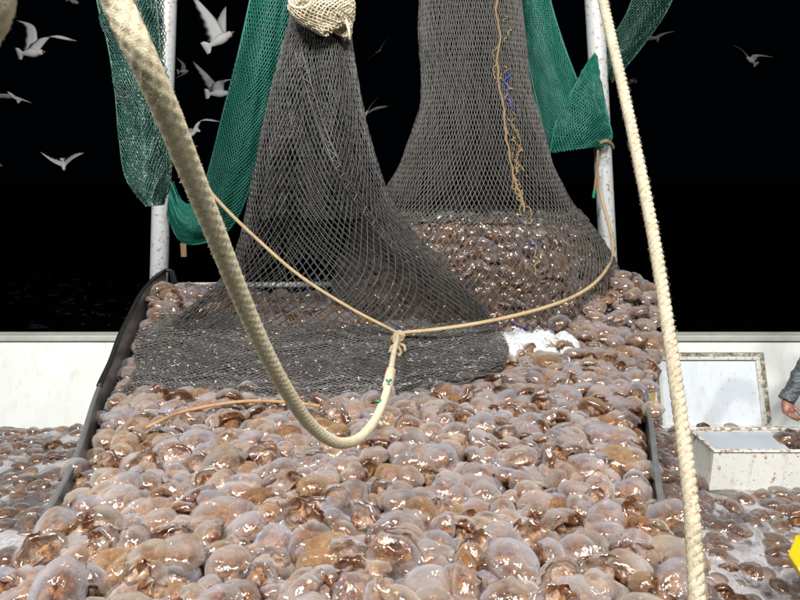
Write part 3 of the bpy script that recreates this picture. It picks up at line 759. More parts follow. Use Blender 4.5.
for pts in ([(500, 76), (504, 80), (499, 85), (503, 92), (501, 98)], [(496, 100), (503, 104), (507, 112)], [(515, 236), (519, 238), (522, 237)], [(497, 305), (503, 309), (512, 312)]):
    q = catmull([on_bag(a, c, 1.05) for a, c in pts], 12); V, Fq = strands([(tuple(a), tuple(c)) for a, c in zip(q, q[1:])], 0.006, 5); obj('blue_tie', mesh_np('blue_tie', V, Fq), M['blue'], bag)

# left black net: hanging tube
LNR = [(-40, 296, 345, 4.05), (20, 289, 349, 4.05), (60, 278, 354, 4.03), (110, 265, 364, 4.02), (160, 254, 377, 4.0), (200, 247, 390, 3.99), (235, 241, 413, 3.98), (262, 232, 440, 3.96), (285, 214, 462, 3.94), (305, 190, 480, 3.93), (325, 168, 494, 3.92)]
def ln_pt(s, th, k=1.0):
    py, xl, xr, Y = ring_interp(LNR, s); c = P((xl + xr) / 2, py, Y); t = proj(c)[2]; rx = (xr - xl) / 2 * t / F
    fold = 1 + 0.05 * math.sin(3 * th + 1.2 + 2 * s) * s + 0.05 * mn.noise(Vector((math.cos(th) * 2, math.sin(th) * 2, s * 4)))
    return Vector((c.x + rx * k * fold * math.cos(th), c.y + min(0.17, rx * 0.4) * k * math.sin(th) * (1 + 0.35 * math.sin(5 * th + s * 3)), c.z))
ln = empty('draped_net', P(320, 20, 4.05)); tag(ln, 'empty black net hanging at centre left and collapsed over the heap', 'fishing net')
sv = even_s(lambda s: ln_pt(s, -math.pi / 2), 66)
net_obj('netting', diamond(lambda u, s: ln_pt(s, u * 2 * math.pi), 84, 66, True, 0.003, sv), 0.0035, M['net_black'], ln)
net_obj('netting', diamond(lambda u, s: ln_pt(s * 0.55, u * 2 * math.pi, 0.8), 60, 40, True, 0.006), 0.004, M['net_black'], ln)
# thick seam down its left front
seam = [(296, 28), (303, 60), (313, 95), (325, 130), (338, 160), (350, 185), (372, 220), (395, 250)]
def on_ln(px, py, k=1.04):
    lo_, hi_ = 0.0, 1.0
    for _ in range(30):
        mid = (lo_ + hi_) / 2
        if ring_interp(LNR, mid)[0] < py: lo_ = mid
        else: hi_ = mid
    _, xl, xr, Y = ring_interp(LNR, lo_); c = max(-1, min(1, (px - (xl + xr) / 2) / ((xr - xl) / 2)))
    return ln_pt(lo_, -math.acos(c), k)
sg = []
for dx in (-3, 3):
    q = catmull([on_ln(a + dx, b_) for a, b_ in seam], 50); sg += [(tuple(a), tuple(c)) for a, c in zip(q, q[1:])]
qa = catmull([on_ln(a - 3, b_) for a, b_ in seam], 40); qb = catmull([on_ln(a + 3, b_) for a, b_ in seam], 40)
for k in range(40): sg.append((tuple(qa[k]), tuple(qb[k + 1]))) if k % 2 else sg.append((tuple(qb[k]), tuple(qa[k + 1])))
V, Fq = strands(sg, 0.005, 4); obj('seam', mesh_np('seam', V, Fq), M['net_black'], ln)

# lying part
LY = [[(172, 308), (250, 318), (330, 322), (410, 322), (488, 318)],
      [(140, 330), (240, 336), (330, 338), (420, 336), (505, 336)],
      [(134, 352), (220, 354), (320, 356), (420, 354), (508, 352)],
      [(136, 370), (205, 374), (300, 377), (400, 375), (494, 366)],
      [(124, 386), (195, 386), (290, 390), (385, 388), (462, 377)],
      [(118, 397), (195, 394), (290, 400), (380, 399), (440, 386)]]
def patchfn(rows, lift):
    G = [[lift(r, c, *pt) for c, pt in enumerate(row)] for r, row in enumerate(rows)]
    def cr(a, b_, c, d, t): return 0.5 * ((2 * b_) + (c - a) * t + (2 * a - 5 * b_ + 4 * c - d) * t * t + (3 * b_ - a - 3 * c + d) * t ** 3)
    def line(L, u):
        n = len(L) - 1; x = u * n; i = min(int(x), n - 1); t = x - i
        if n == 1: return L[0].lerp(L[1], t)
        return cr(L[i - 1] if i > 0 else L[0] * 2 - L[1], L[i], L[i + 1], L[i + 2] if i + 2 <= n else L[n] * 2 - L[n - 1], t)
    return lambda u, s: line([line(r, u) for r in G], s)
lyoff = [0.13, 0.12, 0.10, 0.08, 0.045, -0.02]
base_ly = patchfn(LY, lambda r, c, px, py: PH(px, py, lyoff[r]))
def ly(u, s, k=0.0, sd=0):
    p = base_ly(u, s)
    w_ = 0.012 * math.sin(s * 40 + 6 * mn.noise(Vector((u * 5, s * 3, sd))) + sd) + 0.03 * mn.noise(Vector((u * 9, s * 5, sd + 4)))
    p.z += w_ + k; p.y += 0.02 * mn.noise(Vector((u * 14, s * 9, sd + 8))); return p
net_obj('collapsed_netting', diamond(lambda u, s: ly(u, s), 44, 116, False, 0.002, seed=3), 0.0030, M['net_lying'], ln)
net_obj('collapsed_netting', diamond(lambda u, s: ly(u, s, -0.02, 3), 38, 96, False, 0.003, seed=4), 0.0032, M['net_lying'], ln)
net_obj('collapsed_netting', diamond(lambda u, s: ly(u, 0.25 + 0.75 * s, -0.035, 6), 22, 60, False, 0.003, seed=6), 0.0034, M['net_lying'], ln)
# pale jelly slivers added to stand in for wet glints on the collapsed net
fg = []
for _ in range(1300):
    u, s_ = r_.random(), r_.random(); p = ly(u, s_, r_.uniform(-0.01, 0.01)); d = Vector((r_.gauss(0, 1), r_.gauss(0, .6), r_.gauss(0, .5))).normalized() * r_.uniform(0.004, 0.018); fg.append((tuple(p), tuple(p + d)))
V, Fq = strands(fg, [r_.uniform(.0025, .006) for _ in fg], 4); frag_me = mesh_np('glint_scraps', V, Fq, attrs={'rim': np.zeros(len(V)), 'tint': np.tile([0.7, 0.68, 0.7, 1], (len(V), 1))})
o = obj('glint_scraps', frag_me, M['jelly_v']); tag(o, 'small pale jelly scraps added as glints on the collapsed black net', 'scraps', None, 'stuff')

# green nets
def strip_net(name, rows, Ys, mat, label, nu, lev, r, layers=2, bulge=0.06, wr=0.02, group=None):
    if rows[0][0][1] < -49:
        k_ = 150 / (rows[1][0][1] - rows[0][0][1]); rows = [[(a[0] + (a[0] - b_[0]) * k_ * .6, a[1] - 150) for a, b_ in zip(rows[0], rows[1])]] + rows; Ys = [Ys[0]] + Ys; lev = int(lev * 1.55)
    f = patchfn(rows, lambda rr, c, px, py: P(px, py, Ys[rr] + (bulge if c in (0, len(rows[0]) - 1) else -bulge)))
    root = empty(name, f(0.5, 0)); tag(root, label, 'fishing net', group)
    for L in range(layers):
        def g(u, s):
            p = f(u, s); p.y += 0.03 * L + wr * mn.noise(Vector((u * 6, s * 12, L * 5))); p.x += wr * 0.6 * mn.noise(Vector((u * 4, s * 10, 3 + L * 5))); return p
        net_obj('netting', diamond(g, nu - 2 * L, lev - 3 * L, False, 0.002, seed=L + 1), r, mat, root)
    for u in (0, 1):
        q = [f(u, k / 40) for k in range(41)]; V, Fq = strands([(tuple(a), tuple(c)) for a, c in zip(q, q[1:])], r * 1.7, 5); obj('selvedge', mesh_np('selvedge', V, Fq), mat, root)
    return root
def mid(a, b_, n=3): return [(a[0] + (b_[0] - a[0]) * k / (n - 1), a[1] + (b_[1] - a[1]) * k / (n - 1)) for k in range(n)]
strip_net('green_net', [mid((258, -60), (296, -60)), mid((252, -10), (293, -8)), mid((237, 60), (280, 70)), mid((224, 110), (266, 125)), mid((213, 155), (254, 175)), mid((203, 188), (232, 226)), mid((190, 204), (203, 243)), mid((179, 200), (180, 240)), mid((171, 182), (167, 214))],
          [4.9, 4.9, 4.9, 4.9, 4.9, 4.9, 4.93, 4.97, 5.03], M['net_green'], 'bright green net strip curving down to the left gantry post', 17, 110, 0.0052, 3)
strip_net('green_net', [mid((516, -60), (540, -60)), mid((518, -5), (549, -5)), mid((524, 40), (562, 40)), mid((532, 80), (577, 80)), mid((540, 115), (592, 112)), mid((549, 152), (606, 143))],
          [5.05, 5.05, 5.04, 5.02, 5.0, 4.98], M['net_green'], 'bright green net panel hanging beside the right gantry post', 22, 72, 0.0052, 2)
strip_net('green_net', [mid((640, -60), (685, -60)), mid((632, 0), (672, 0)), mid((612, 38), (641, 48)), mid((596, 60), (612, 82))],
          [5.55, 5.55, 5.5, 5.45], M['net_dkgreen'], 'dark green net band slanting up behind the right gantry post', 13, 44, 0.005, 2)
strip_net('green_net', [mid((596, 52), (600, 76)), mid((586, 66), (604, 100)), mid((570, 95), (609, 122)), mid((556, 122), (612, 136)), mid((550, 153), (609, 145))],
          [5.1, 4.98, 4.93, 4.92, 4.95], M['net_green'], 'gathered green net corner tied round the right gantry post', 20, 34, 0.0048, 3)
strip_net('dark_green_net', [mid((92, -50), (150, -50), 4), mid((97, 0), (156, 0), 4), mid((108, 45), (160, 45), 4), mid((115, 90), (163, 95), 4), mid((119, 135), (166, 140), 4), mid((126, 178), (166, 180), 4), mid((146, 206), (158, 205), 4)],
          [3.3, 3.3, 3.3, 3.3, 3.3, 3.3, 3.3], M['net_dkgreen'], 'bunched dark green net with pale specks in front of the left gantry post', 22, 64, 0.0030, 4, 0.05, 0.03)
# beige net cuff at the top of the black net
cf = [(-30, 298, 345, 3.82), (0, 290, 352, 3.82), (10, 289, 352, 3.82), (20, 298, 350, 3.83), (29, 318, 349, 3.85)]
def cuff(u, s):
    py, xl, xr, Y = ring_interp(cf, s); c = P((xl + xr) / 2, py + 6 * math.sin(u * 12.5) * s, Y); t = proj(c)[2]; rx = (xr - xl) / 2 * t / F; th = u * 2 * math.pi
    return Vector((c.x + rx * math.cos(th), c.y + min(0.14, rx * .6) * math.sin(th), c.z))
cr_ = empty('beige_net_cuff', P(320, 0, 3.8)); tag(cr_, 'beige knotted net cuff gathered at the top of the black net', 'net cuff')
net_obj('netting', diamond(cuff, 34, 20, True, 0.004), 0.0055, M['net_beige'], cr_)
net_obj('netting', diamond(lambda u, s: cuff(u, s) * 1.0 + Vector((0.012, 0.02, -0.01)), 30, 17, True, 0.006), 0.005, M['net_beige'], cr_)
ringp = [P(300 + 11 * math.cos(a), 1 + 7 * math.sin(a), 3.66) for a in np.linspace(0, 2 * math.pi, 20)]
C, s = resample(ringp, 0.01); V, Fs = sweep(C, 0.008, 8); obj('rolled_edge', mesh_np('rolled_edge', V, Fs), M['net_beige'], cr_)
pipe('hauling_line', [P(322, 6, 3.82), P(322, -120, 3.9), P(325, -320, 4.0)], 0.03, M['net_beige'], cr_, 10)
pipe('loose_end', [P(346, 20, 3.72), P(349, 30, 3.72), P(350, 40, 3.73)], 0.009, M['net_beige'], cr_, 8)

# ------------------------------------------------------------ ropes
def braided(name, pts, r, mat, label, fuzz=3000, step=0.0035, cat='rope'):
    C, s = resample(catmull([PT(*p) for p in pts], 200), step)
    def rf(t, s_): 
        a = np.sin(6 * t + s_ * 330); b_ = np.sin(6 * t - s_ * 330); return 1 + 0.10 * np.maximum(a, b_) ** 2 * np.sign(np.maximum(a, b_)) + 0.012 * np.sin(31 * t + s_ * 900)
    V, Fs = sweep(C, r, 36, rf, s); root = empty(name, C[0]); tag(root, label, cat)
    obj('braid', mesh_np('braid', V, Fs), mat, root)
    T, N, B = frames(C); sg = []; rr = random.Random(3)
    for _ in range(fuzz):
        i = rr.randrange(len(C)); a = rr.uniform(0, 6.28); d = N[i] * math.cos(a) + B[i] * math.sin(a)
        p = C[i] + d * r * 1.0; q = p + (d * rr.uniform(0.2, 1) + T[i] * rr.uniform(-1, 1) + np.array([rr.gauss(0, .3)] * 3)) * r * rr.uniform(0.06, 0.2); sg.append((p, q))
    V, Fq = strands(sg, 0.00022, 3); o = obj('loose_fibres', mesh_np('loose_fibres', V, Fq), mat, root); o['kind'] = 'stuff'; return root
big = braided('thick_rope', [(40, -330, 0.50), (72, -150, 0.53), (98, -45, 0.56), (114, -5, 0.58), (139, 50, 0.60), (165, 108, 0.65), (190, 170, 0.74), (215, 232, 0.84), (238, 290, 0.95), (262, 345, 1.08), (285, 388, 1.22), (308, 422, 1.38), (330, 440, 1.52), (347, 443, 1.66), (362, 436, 1.83), (375, 420, 2.03), (384, 400, 2.25), (388, 385, 2.4), (390, 372, 2.6)],
              0.0145, M['rope_thick'], 'thick fuzzy beige rope hanging in a loop across the foreground', 9000)
# thinner tail up to the knot
def cord(name, P3, r, mat, parent=None, tw=3, amp=0.16, freq=150):
    C, s = resample(catmull(P3, 120), 0.006)
    V, Fs = sweep(C, r, 12, lambda t, s_: 1 + amp * np.abs(np.sin(1.5 * t + s_ * freq)), s); return obj(name, mesh_np(name, V, Fs), mat, parent)
cord('tail', [PT(389, 378, 2.5), PT(391.5, 366, 2.72), PT(394, 352, 3.05), PT(397, 341, 3.4), PT(398, 335, 3.75)], 0.0125, M['rope_thick'], big)
cord('whipping', [PT(387.5, 386, 2.38), PT(391, 371, 2.6)], 0.0175, M['rope_thick'], big, amp=0.35, freq=260)
for (a, c, t) in ((388.5, 381, 2.36), (378, 401, 2.2)):
    o = cord('green_end', [PT(a - 1.6, c - .6, t), PT(a, c + .4, t - 0.02), PT(a + 2.2, c - 1.0, t)], 0.005, M['greenbit'], big)
# tan lifting line, a Y in front of the nets
yl = empty('tan_line', PT(398, 334, 3.7)); tag(yl, 'thin tan line tied in a Y across both nets to the thick rope', 'line')
def onfront(px, py, Y): return P(px, py, Y)
cord('left_arm', [P(70, -330, 2.5), P(100, -150, 2.7), P(120, -10, 2.9), P(160, 100, 3.1), P(199, 175, 3.3), P(222, 205, 3.4), P(258, 240, 3.52), P(300, 276, 3.6), P(350, 308, 3.68), P(398, 333, 3.72)], 0.0098, M['rope_orange'], yl, freq=220)
cord('right_arm', [P(398, 333, 3.66), P(440, 329, 3.6), P(490, 321, 3.62), P(540, 309, 3.75), P(575, 296, 3.95), P(598, 280, 4.15), P(610, 262, 4.45), P(612.5, 245, 4.65), P(609, 225, 4.85), P(601, 195, 5.0), P(597, 170, 5.02)], 0.0115, M['rope_orange'], yl, freq=220)
kn = []
for k in range(60):
    a = k / 60 * 2 * math.pi; kn.append(PT(398, 337, 3.66) + Vector((0.028 * math.cos(3 * a) * (1 + .3 * math.cos(2 * a)), 0.028 * math.sin(2 * a), 0.03 * math.sin(3 * a + 0.5))))
C, s = resample(kn + [kn[0]], 0.006); V, Fs = sweep(C, 0.011, 8, lambda t, s_: 1 + .15 * np.sin(2 * t + 200 * s_), s); obj('knot', mesh_np('knot', V, Fs), M['rope_orange'], yl)
for k, pts in enumerate(([(397, 344), (392, 347), (390, 352)], [(399, 344), (404, 346), (405, 351)], [(398, 346), (401, 352), (399, 356)])):
    cord('loose_end', [P(a, c, 3.5) for a, c in pts], 0.010, M['rope_orange'], yl)
o = cord('blue_tie', [P(397, 329, 3.64), P(400, 331, 3.62), P(403, 330, 3.64)], 0.008, M['blue'], yl)
# cord lying on the heap
cd = [PH(146, 428, .045), PH(160, 421, .06), PH(182, 412, .045), PH(215, 405, .05), PH(250, 401, .065), PH(285, 402, .045), PH(305, 404, .05), PH(320, 406, .05)]
tag(cord('straw_rope', cd, 0.008, M['cord_brown'], freq=200), 'short tan cord lying on the heap in front of the black net', 'cord')

# right white three-strand rope
wr_ = empty('white_rope', PT(602, 0, 2.1)); tag(wr_, 'taut white three-strand rope running down the right side', 'rope')
C0 = catmull([PT(*p) for p in [(552, -330, 3.1), (576, -170, 2.65), (592, -60, 2.35), (603, 0, 2.15), (622, 84, 1.98), (640, 168, 1.83), (655, 245, 1.70), (668, 328, 1.58), (681, 420, 1.45), (690, 495, 1.34), (695, 560, 1.27), (699, 640, 1.2)]], 200)
C, s = resample(C0, 0.003); T, N, B = frames(C)
for k in range(3):
    ph = s * 2 * math.pi / 0.062 + k * 2 * math.pi / 3
    Cs = C + 0.0079 * (np.cos(ph)[:, None] * N + np.sin(ph)[:, None] * B)
    V, Fs = sweep(Cs, 0.0104, 14, lambda t, s_: 1 + 0.04 * np.sin(9 * t - s_ * 500), s); obj('strand', mesh_np('strand', V, Fs), M['rope_white'], wr_)
sg = []
for _ in range(2600):
    i = r_.randrange(len(C)); a = r_.uniform(0, 6.28); d = N[i] * math.cos(a) + B[i] * math.sin(a); p = C[i] + d * 0.019; sg.append((p, p + (d + T[i] * r_.uniform(-1, 1)) * r_.uniform(0.001, 0.004)))
V, Fq = strands(sg, 0.00035, 3); o = obj('loose_fibres', mesh_np('loose_fibres', V, Fq), M['rope_white'], wr_); o['kind'] = 'stuff'
# out-of-focus rope in the upper left corner
braided('frayed_rope', [(16, -60, 0.42), (6, -20, 0.42), (-1, 15, 0.43), (-14, 40, 0.45)], 0.008, M['rope_thick'], 'blurred end of pale frayed rope in the upper left corner', 1500, 0.003)
# small ties
t1 = cord('post_tie', [P(600, 143, 4.86), P(606, 141, 4.84), P(611, 144, 4.88), P(613, 148, 4.93)], 0.014, M['twine']); tag(t1, 'grey twine knot tying the green net to the right post', 'twine')
t2 = empty('hanging_string', P(597, 150, 4.9)); tag(t2, 'short twisted string with a green end hanging by the right post', 'string')
cord('string', [P(598, 150, 4.92), P(597, 168, 4.92), P(594.5, 190, 4.92)], 0.009, M['twine'], t2); cord('green_end', [P(594.5, 190, 4.92), P(593.8, 194, 4.92), P(593.5, 198, 4.92)], 0.011, M['greenbit'], t2)
b = Box(); q = [P(180, 243, 4.85), P(186, 244, 4.85), P(186.5, 257, 4.86), P(181, 257, 4.86)]
b.hexa([q[3], q[2], q[2] + Vector((0, .01, 0)), q[3] + Vector((0, .01, 0)), q[0], q[1], q[1] + Vector((0, .01, 0)), q[0] + Vector((0, .01, 0))])
o = obj('net_tag', b.mesh('net_tag'), M['twine']); bev(o, .003); tag(o, 'small brown tag hanging below the left green net', 'tag')

# ------------------------------------------------------------ foam
def foam():
    c = [PH(500, 340, .03), PH(520, 336, .04), PH(545, 337, .04), PH(566, 340, .03), PH(512, 346, .03), PH(495, 352, .01), PH(535, 342, .02)]
    n = 110; x0, x1 = min(p.x for p in c) - .15, max(p.x for p in c) + .15; y0, y1 = min(p.y for p in c) - .15, max(p.y for p in c) + .18
    V = []; 
    for i in range(n):
        for j in range(n):
            x = x0 + (x1 - x0) * i / (n - 1); y = y0 + (y1 - y0) * j / (n - 1)
            f = max(math.exp(-((x - p.x) ** 2 / 0.011 + (y - p.y) ** 2 / 0.02)) for p in c); f = max(0, f - 0.35)
            V.append((x, y, hgt(x, y) - 0.06 + 0.17 * min(f, 0.5) ** 0.5 + 0.022 * mn.fractal(Vector((x * 34, y * 34, 0)), 0.6, 2, 4)))
    i, j = np.meshgrid(np.arange(n - 1), np.arange(n - 1), indexing='ij')
    Fq = np.stack([i * n + j, (i + 1) * n + j, (i + 1) * n + j + 1, i * n + j + 1], -1).reshape(-1, 4)
    tag(obj('foam', mesh_np('foam', V, Fq), M['foam']), 'patch of bright white foam at the foot of the full net bag', 'foam', None, 'stuff')
foam()

# ------------------------------------------------------------ gulls
def gull(t, head, tail, lw, rw, label, br=1.0, dz=0.35):
    """head, tail: px; lw/rw: (wrist px, tip px, depth offset)"""
    hd = PT(*head, t); tl = PT(*tail, t + dz * 0.3); ax = (hd - tl).normalized(); L = (hd - tl).length
    tocam = (Vector((0, 0, CZ)) - hd).normalized(); side = ax.cross(tocam).normalized(); up = side.cross(ax).normalized()
    R0 = L * 0.145; V = []; Fs = []; col = []; n = 12
    prof = [(0.0, .03, .28), (.12, .12, .40), (.25, .30, .30), (.45, .85, .8), (.6, 1.0, 1.0), (.75, .9, .9), (.85, .62, .62), (.92, .62, .62), (.97, .50, .5), (1.0, .12, .12)]
    for (s, a, c) in prof:
        p = tl.lerp(hd, s)
        for k in range(n):
            th = 2 * math.pi * k / n; wside = {0.0: 4.6, .12: 3.0, .25: 1.2}.get(s, 1)
            V.append(p + side * math.cos(th) * R0 * c * wside + up * math.sin(th) * R0 * a * (0.35 if s < .2 else 1)); col.append((.80, .80, .80))
    for i in range(len(prof) - 1):
        for k in range(n): Fs.append((i * n + k, i * n + (k + 1) % n, (i + 1) * n + (k + 1) % n, (i + 1) * n + k))
    Fs.append(tuple(range(n))[::-1]); Fs.append(tuple((len(prof) - 1) * n + k for k in range(n)))
    sh = tl.lerp(hd, 0.68)
    for (wr, tip, dd) in (lw, rw):
        a = sh; w1 = PT(*wr, t + dd * 0.5); w2 = PT(*tip, t + dd); q = catmull([a, w1, w2], 12); nb = len(V)
        for i, p in enumerate(q):
            s = i / 12; ch = L * (0.56 * (1 - s) ** 0.55 * (1 - 0.15 * s) + 0.015) * (1 + 0.12 * math.sin(s * 3.1))
            back = -(ax * 0.75 + (w2 - w1).normalized() * -0.35 * s).normalized(); nrm = (q[min(i + 1, 12)] - q[max(i - 1, 0)]).cross(back).normalized()
            g = .58 if s < .85 else .2; ser = 1 + (0.14 * (i % 2))
            for f, thk in ((0, 0.0), (0.25, 1.0), (0.6, 0.6), (1.0 * ser, 0.05)):
                V.append(p + back * ch * (f - 0.2) + nrm * L * 0.018 * thk * (1 - .6 * s)); col.append((g, g, g * 1.03) if f > .1 else (.62, .62, .62))
            for f, thk in ((0.6, 0.4), (0.25, 0.7)):
                V.append(p + back * ch * (f - 0.2) - nrm * L * 0.014 * thk * (1 - .6 * s)); col.append((.72, .72, .72) if s < .85 else (.2, .2, .2))
        for i in range(12):
            for k in range(6): Fs.append((nb + i * 6 + k, nb + i * 6 + (k + 1) % 6, nb + (i + 1) * 6 + (k + 1) % 6, nb + (i + 1) * 6 + k))
        Fs.append(tuple(nb + k for k in range(6))[::-1]); Fs.append(tuple(nb + 72 + k for k in range(6)))
    root = empty('gull', tl.lerp(hd, .5)); tag(root, label, 'gull', 'gulls flying in the dark')
    br = br * 1.4; c4 = np.array([[min(.85, x * br), min(.85, y * br), min(.85, z * br), 1] for x, y, z in col])  # how brightly each gull is lit is put into its plumage colour
    obj('body', mesh_np('body', np.array([tuple(v) for v in V]), Fs, attrs={'tint': c4}), M['gull'], root)
    C = np.array([tuple(hd + ax * L * x) for x in (0, .05, .09)]); Vb, Fb = sweep(C, np.array([.045, .03, .006]) * L, 8); obj('beak', mesh_np('beak', Vb, Fb), M['beak'], root)
G = gull
G(8.5, (43, 52), (17, 54), ((33, 27), (17, 20), .3), ((52, 36), (77, 41), -.2), 'grey-white gull with raised wings at upper left beside the dark green net')
G(8.0, (232, 33), (204, 49), ((212, 18), (192, -6), .2), ((224, 18), (226, 6), .5), 'bright white gull between the left post and the green strip, near the top', 1.1)
G(9.5, (229, 93), (205, 94), ((208, 76), (193, 61), .3), ((224, 82), (244, 78), -.2), 'dim gull with spread wings half hidden behind the green strip', .7)
G(12.5, (188, 71), (177, 72), ((184, 64), (176, 57), .2), ((186, 73), (176, 78), -.2), 'small faint gull just right of the left gantry post', .5)
G(9.0, (188, 137), (199, 129), ((200, 121), (222, 122), .3), ((187, 130), (183, 136), .4), 'gull gliding sideways beside the left post, lowest of those there', .65)
G(9.5, (64, 170), (63, 158), ((52, 161), (40, 152), 0), ((73, 158), (84, 153), 0), 'gull flying with wings in a V low at left', .75)
G(10.0, (8, 92), (20, 102), ((-4, 95), (-12, 99), .2), ((20, 98), (32, 103), .2), 'gull at the left picture edge, between two others', .65)
G(10.0, (368, 111), (360, 121), ((372, 104), (378, 97), .2), ((376, 108), (389, 106), .2), 'pale gull showing past the edge of the black net, centre', .6)
G(12.5, (747, 57), (757, 65), ((742, 50), (733, 45), .3), ((756, 55), (773, 57), -.2), 'small white gull far off at upper right', .8)
G(14.0, (650, 37), (659, 40), ((664, 33), (676, 31), .3), ((652, 38), (644, 40), -.2), 'faint gull with arched wing just right of the white rope', .5)
G(18.0, (630, 80), (637, 82), ((633, 79), (636, 78), .3), ((630, 82), (628, 84), -.2), 'tiny faint gull right of the white rope', .35)
G(17.0, (381, 50), (376, 53), ((384, 43), (390, 37), .3), ((374, 55), (367, 60), -.2), 'very faint gull between the two hanging nets', .3)
G(12.0, (78, 3), (66, -2), ((72, -3), (68, -9), .3), ((72, -3), (68, -8), -.2), 'gull cut off by the top picture edge', .55)
G(14.0, (2, 166), (-6, 163), ((0, 163), (-8, 158), .3), ((0, 166), (-3, 170), -.2), 'faint gull at the left edge level with the V-winged one', .35)
# faint broken foam on the black sea
def flecks():
    V = []; Fs = []; rr = random.Random(11)
    for _ in range(60):
        left = True; px = rr.uniform(8, 150) if left else rr.uniform(690, 790); py = rr.uniform(262, 328) if left else rr.uniform(322, 333)
        p = PZ(px, py, -1.12); n = 7; o = len(V); a = rr.uniform(.03, .16) * (.6 if rr.random() < .6 else 1.6); b_ = a * rr.uniform(.2, .6)
        V.append((p.x, p.y, p.z + .03))
        for q in range(n):
            th = 2 * math.pi * q / n; V.append((p.x + math.cos(th) * a * rr.uniform(.6, 1.2), p.y + math.sin(th) * b_ * rr.uniform(.6, 1.2), p.z - .02))
        Fs += [(o, o + 1 + q, o + 1 + (q + 1) % n) for q in range(n)]
    tag(obj('foam_flecks', mesh_np('foam_flecks', V, Fs), M['fleck']), 'faint flecks of foam on the black sea beyond the bulwarks', 'foam', None, 'stuff')
M['fleck'] = plain('thin_sea_foam', (0.035, 0.04, 0.045), 0.6)
flecks()

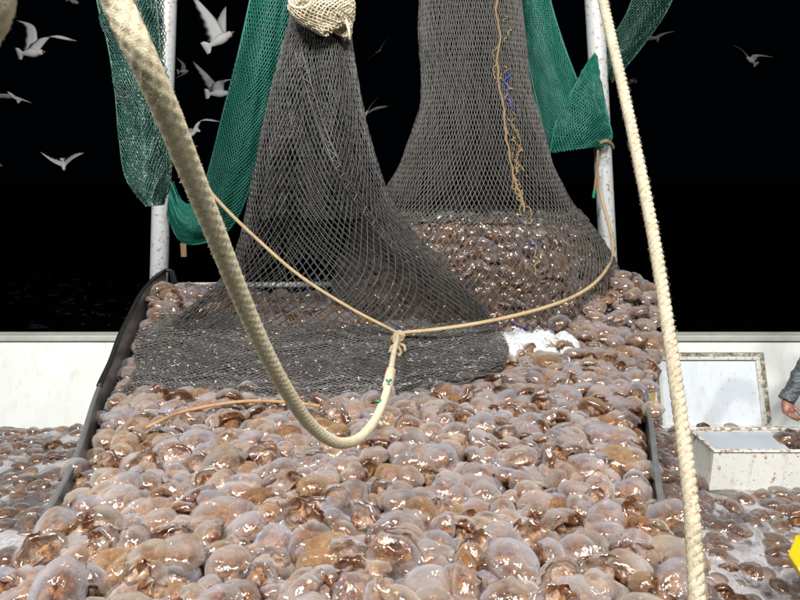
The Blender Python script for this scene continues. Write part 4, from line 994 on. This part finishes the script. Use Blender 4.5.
# ------------------------------------------------------------ the deckhand at the right edge
def skin_obj(name, pts, edges, rad, mat, parent=None, sub=2, root=0):
    me = bpy.data.meshes.new(name); me.from_pydata([tuple(p) for p in pts], edges, []); me.materials.append(mat)
    o = bpy.data.objects.new(name, me); COL.objects.link(o)
    if parent is not None: o.parent = parent; o.matrix_parent_inverse = Matrix.Translation(-Vector(parent.location))
    m = o.modifiers.new('skin', 'SKIN'); m.use_smooth_shade = True
    for i, v in enumerate(me.skin_vertices[0].data):
        v.radius = (rad[i], rad[i]) if not isinstance(rad[i], tuple) else rad[i]
        v.use_root = (i == root)
    m = o.modifiers.new('sub', 'SUBSURF'); m.levels = sub; m.render_levels = sub; return o
def person():
    fx, fy = 2.98, 3.22; root = empty('person', (fx, fy, 0.13)); tag(root, 'person in a wet grey jacket at the right edge, only the arm and hand showing', 'person')
    wrist = PT(785.5, 401, 3.62); elbow = PT(823, 342, 3.62); sho = Vector((fx - 0.02 - 0.1, fy, 1.68))
    hand_dir = (PT(789.5, 416, 3.58) - wrist).normalized()
    # body: legs, torso, neck, head, far arm as one surface
    pel = Vector((fx + .12, fy + .05, 1.02)); ch = Vector((fx + .1, fy + .02, 1.45)); nk = Vector((fx + .07, fy - .02, 1.72)); hd = Vector((fx + .03, fy - .05, 1.90))
    pts = [pel, pel + Vector((0, -.02, .22)), ch, nk, hd - Vector((0, 0, .06)), hd + Vector((0, 0, .06)),
           pel + Vector((0, -.10, -.08)), pel + Vector((-.02, -.12, -.45)), pel + Vector((0, -.10, -.86)),
           pel + Vector((0, .12, -.08)), pel + Vector((0, .13, -.45)), pel + Vector((.02, .12, -.86)),
           ch + Vector((.02, .2, .14)), ch + Vector((.05, .27, -.15)), ch + Vector((-.08, .22, -.38)),
           ch + Vector((-.02, -.18, .14))]
    ed = [(0, 1), (1, 2), (2, 3), (3, 4), (4, 5), (0, 6), (6, 7), (7, 8), (0, 9), (9, 10), (10, 11), (2, 12), (12, 13), (13, 14), (2, 15)]
    skin_obj('body', pts, ed, [.13, .13, .15, .055, .075, .075, .10, .075, .055, .10, .075, .055, .07, .055, .035, .07], M['trousers'], root)
    sh = pts[15]
    jk = [pel + Vector((0, 0, .02)), pel + Vector((0, -.02, .24)), ch + Vector((0, 0, .02)), nk - Vector((0, 0, .07)), sh, elbow, elbow.lerp(wrist, .5), elbow.lerp(wrist, .93), pts[12], pts[13], pts[14]]
    skin_obj('jacket', jk, [(0, 1), (1, 2), (2, 3), (2, 4), (4, 5), (5, 6), (6, 7), (2, 8), (8, 9), (9, 10)], [.155, .15, .165, .075, .085, .066, .058, .050, .08, .065, .05], M['jacket'], root, 3)
    for ob in [o_ for o_ in COL.objects if o_.name.startswith('jacket')]:
        tx = bpy.data.textures.new('cloth_folds', 'CLOUDS'); tx.noise_scale = 0.07; dm = ob.modifiers.new('folds', 'DISPLACE'); dm.texture = tx; dm.strength = 0.035; dm.mid_level = 0.5
    # cuff
    cc = resample([elbow.lerp(wrist, .86), elbow.lerp(wrist, .99)], 0.006)[0]; V, Fs = sweep(cc, 0.047, 24, lambda t, s: 1 + .03 * np.sin(9 * t)); obj('cuff', mesh_np('cuff', V, Fs), M['jacket'], root)
    skin_obj('head', [nk, hd - Vector((0, 0, .07)), hd, hd + Vector((0, 0, .07)), hd + Vector((-.09, -.03, -.04)), hd + Vector((-.105, -.035, 0))], [(0, 1), (1, 2), (2, 3), (1, 4), (2, 5)], [.055, .075, .095, .08, .03, .02], M['skin'], root)
    skin_obj('hair', [hd + Vector((.02, .01, .02)), hd + Vector((.02, .01, .085)), hd + Vector((-.03, 0, .11))], [(0, 1), (1, 2)], [.10, .09, .06], M['hair'], root)
    # hand hanging, relaxed, seen from the back: palm then five fingers
    u = hand_dir; sdv = Vector((1, 0, 0)) - u * u.x; sdv.normalize(); nv = u.cross(sdv).normalized()
    if nv.y > 0: nv = -nv         # towards the camera
    palm0 = wrist - u * .02
    skin_obj('hand', [palm0, wrist + u * .025, wrist + u * .055 - sdv * .012, wrist + u * .055 + sdv * .018, wrist + u * .085 - sdv * .020, wrist + u * .082 + sdv * .024],
             [(0, 1), (1, 2), (1, 3), (2, 4), (3, 5)], [.027, .030, .027, .026, .019, .019], M['skin'], root)
    fing = [(-.030, .072, .072), (-.014, .086, .082), (.006, .094, .080), (.024, .094, .066)]
    for off, b0, ln_ in fing:
        a = wrist + u * (b0 - .035) + sdv * off * .7; k1 = wrist + u * (b0 - .005) + sdv * off; d = u * .62 + nv * .10 + sdv * .75
        k2 = k1 + (d).normalized() * ln_ * .42; d2 = (u * .25 + sdv * .85 - nv * .55).normalized(); k3 = k2 + d2 * ln_ * .32; d3 = (sdv * .45 - nv * .8 - u * .35).normalized(); k4 = k3 + d3 * ln_ * .24
        skin_obj('finger', [a, k1, k2, k3, k4], [(0, 1), (1, 2), (2, 3), (3, 4)], [.010, .0105, .0095, .0088, .0072], M['skin'], root)
    a = wrist + u * .02 + sdv * .018; k1 = wrist + u * .045 + sdv * .045; k2 = wrist + u * .075 + sdv * .058 + nv * .015; k3 = wrist + u * .098 + sdv * .058 + nv * .012
    skin_obj('thumb', [a, k1, k2, k3], [(0, 1), (1, 2), (2, 3)], [.016, .014, .011, .009], M['skin'], root)
person()
# yellow oilskin corner at the lower right
def oilskin():
    V = []; Fs = []; q = [PT(806, 549, 2.35), PT(798, 569, 2.3), PT(801, 580, 2.3), PT(808, 583, 2.32), PT(835, 590, 2.4), PT(845, 545, 2.45)]
    n = len(q); c = sum(q, Vector()) / n
    for k, d in ((1, -.0), (.75, -.05), (1.0, .07)):
        for p in q: V.append(c + (p - c) * k + Vector((0, d, d * .3)))
    Fs = [tuple(n + i for i in range(n)), tuple(2 * n + i for i in reversed(range(n)))]
    for i in range(n): Fs += [(i, (i + 1) % n, n + (i + 1) % n, n + i), (2 * n + i, 2 * n + (i + 1) % n, (i + 1) % n, i)]
    o = obj('yellow_oilskin', mesh_np('yellow_oilskin', V, Fs, False), M['yellow']); bev(o, .008); tag(o, 'bright yellow oilskin corner at the lower right edge', 'oilskin')
oilskin()
for o in list(COL.objects):
    pass
print('tris', sum(len(o.data.polygons) for o in COL.objects if o.type == 'MESH'))
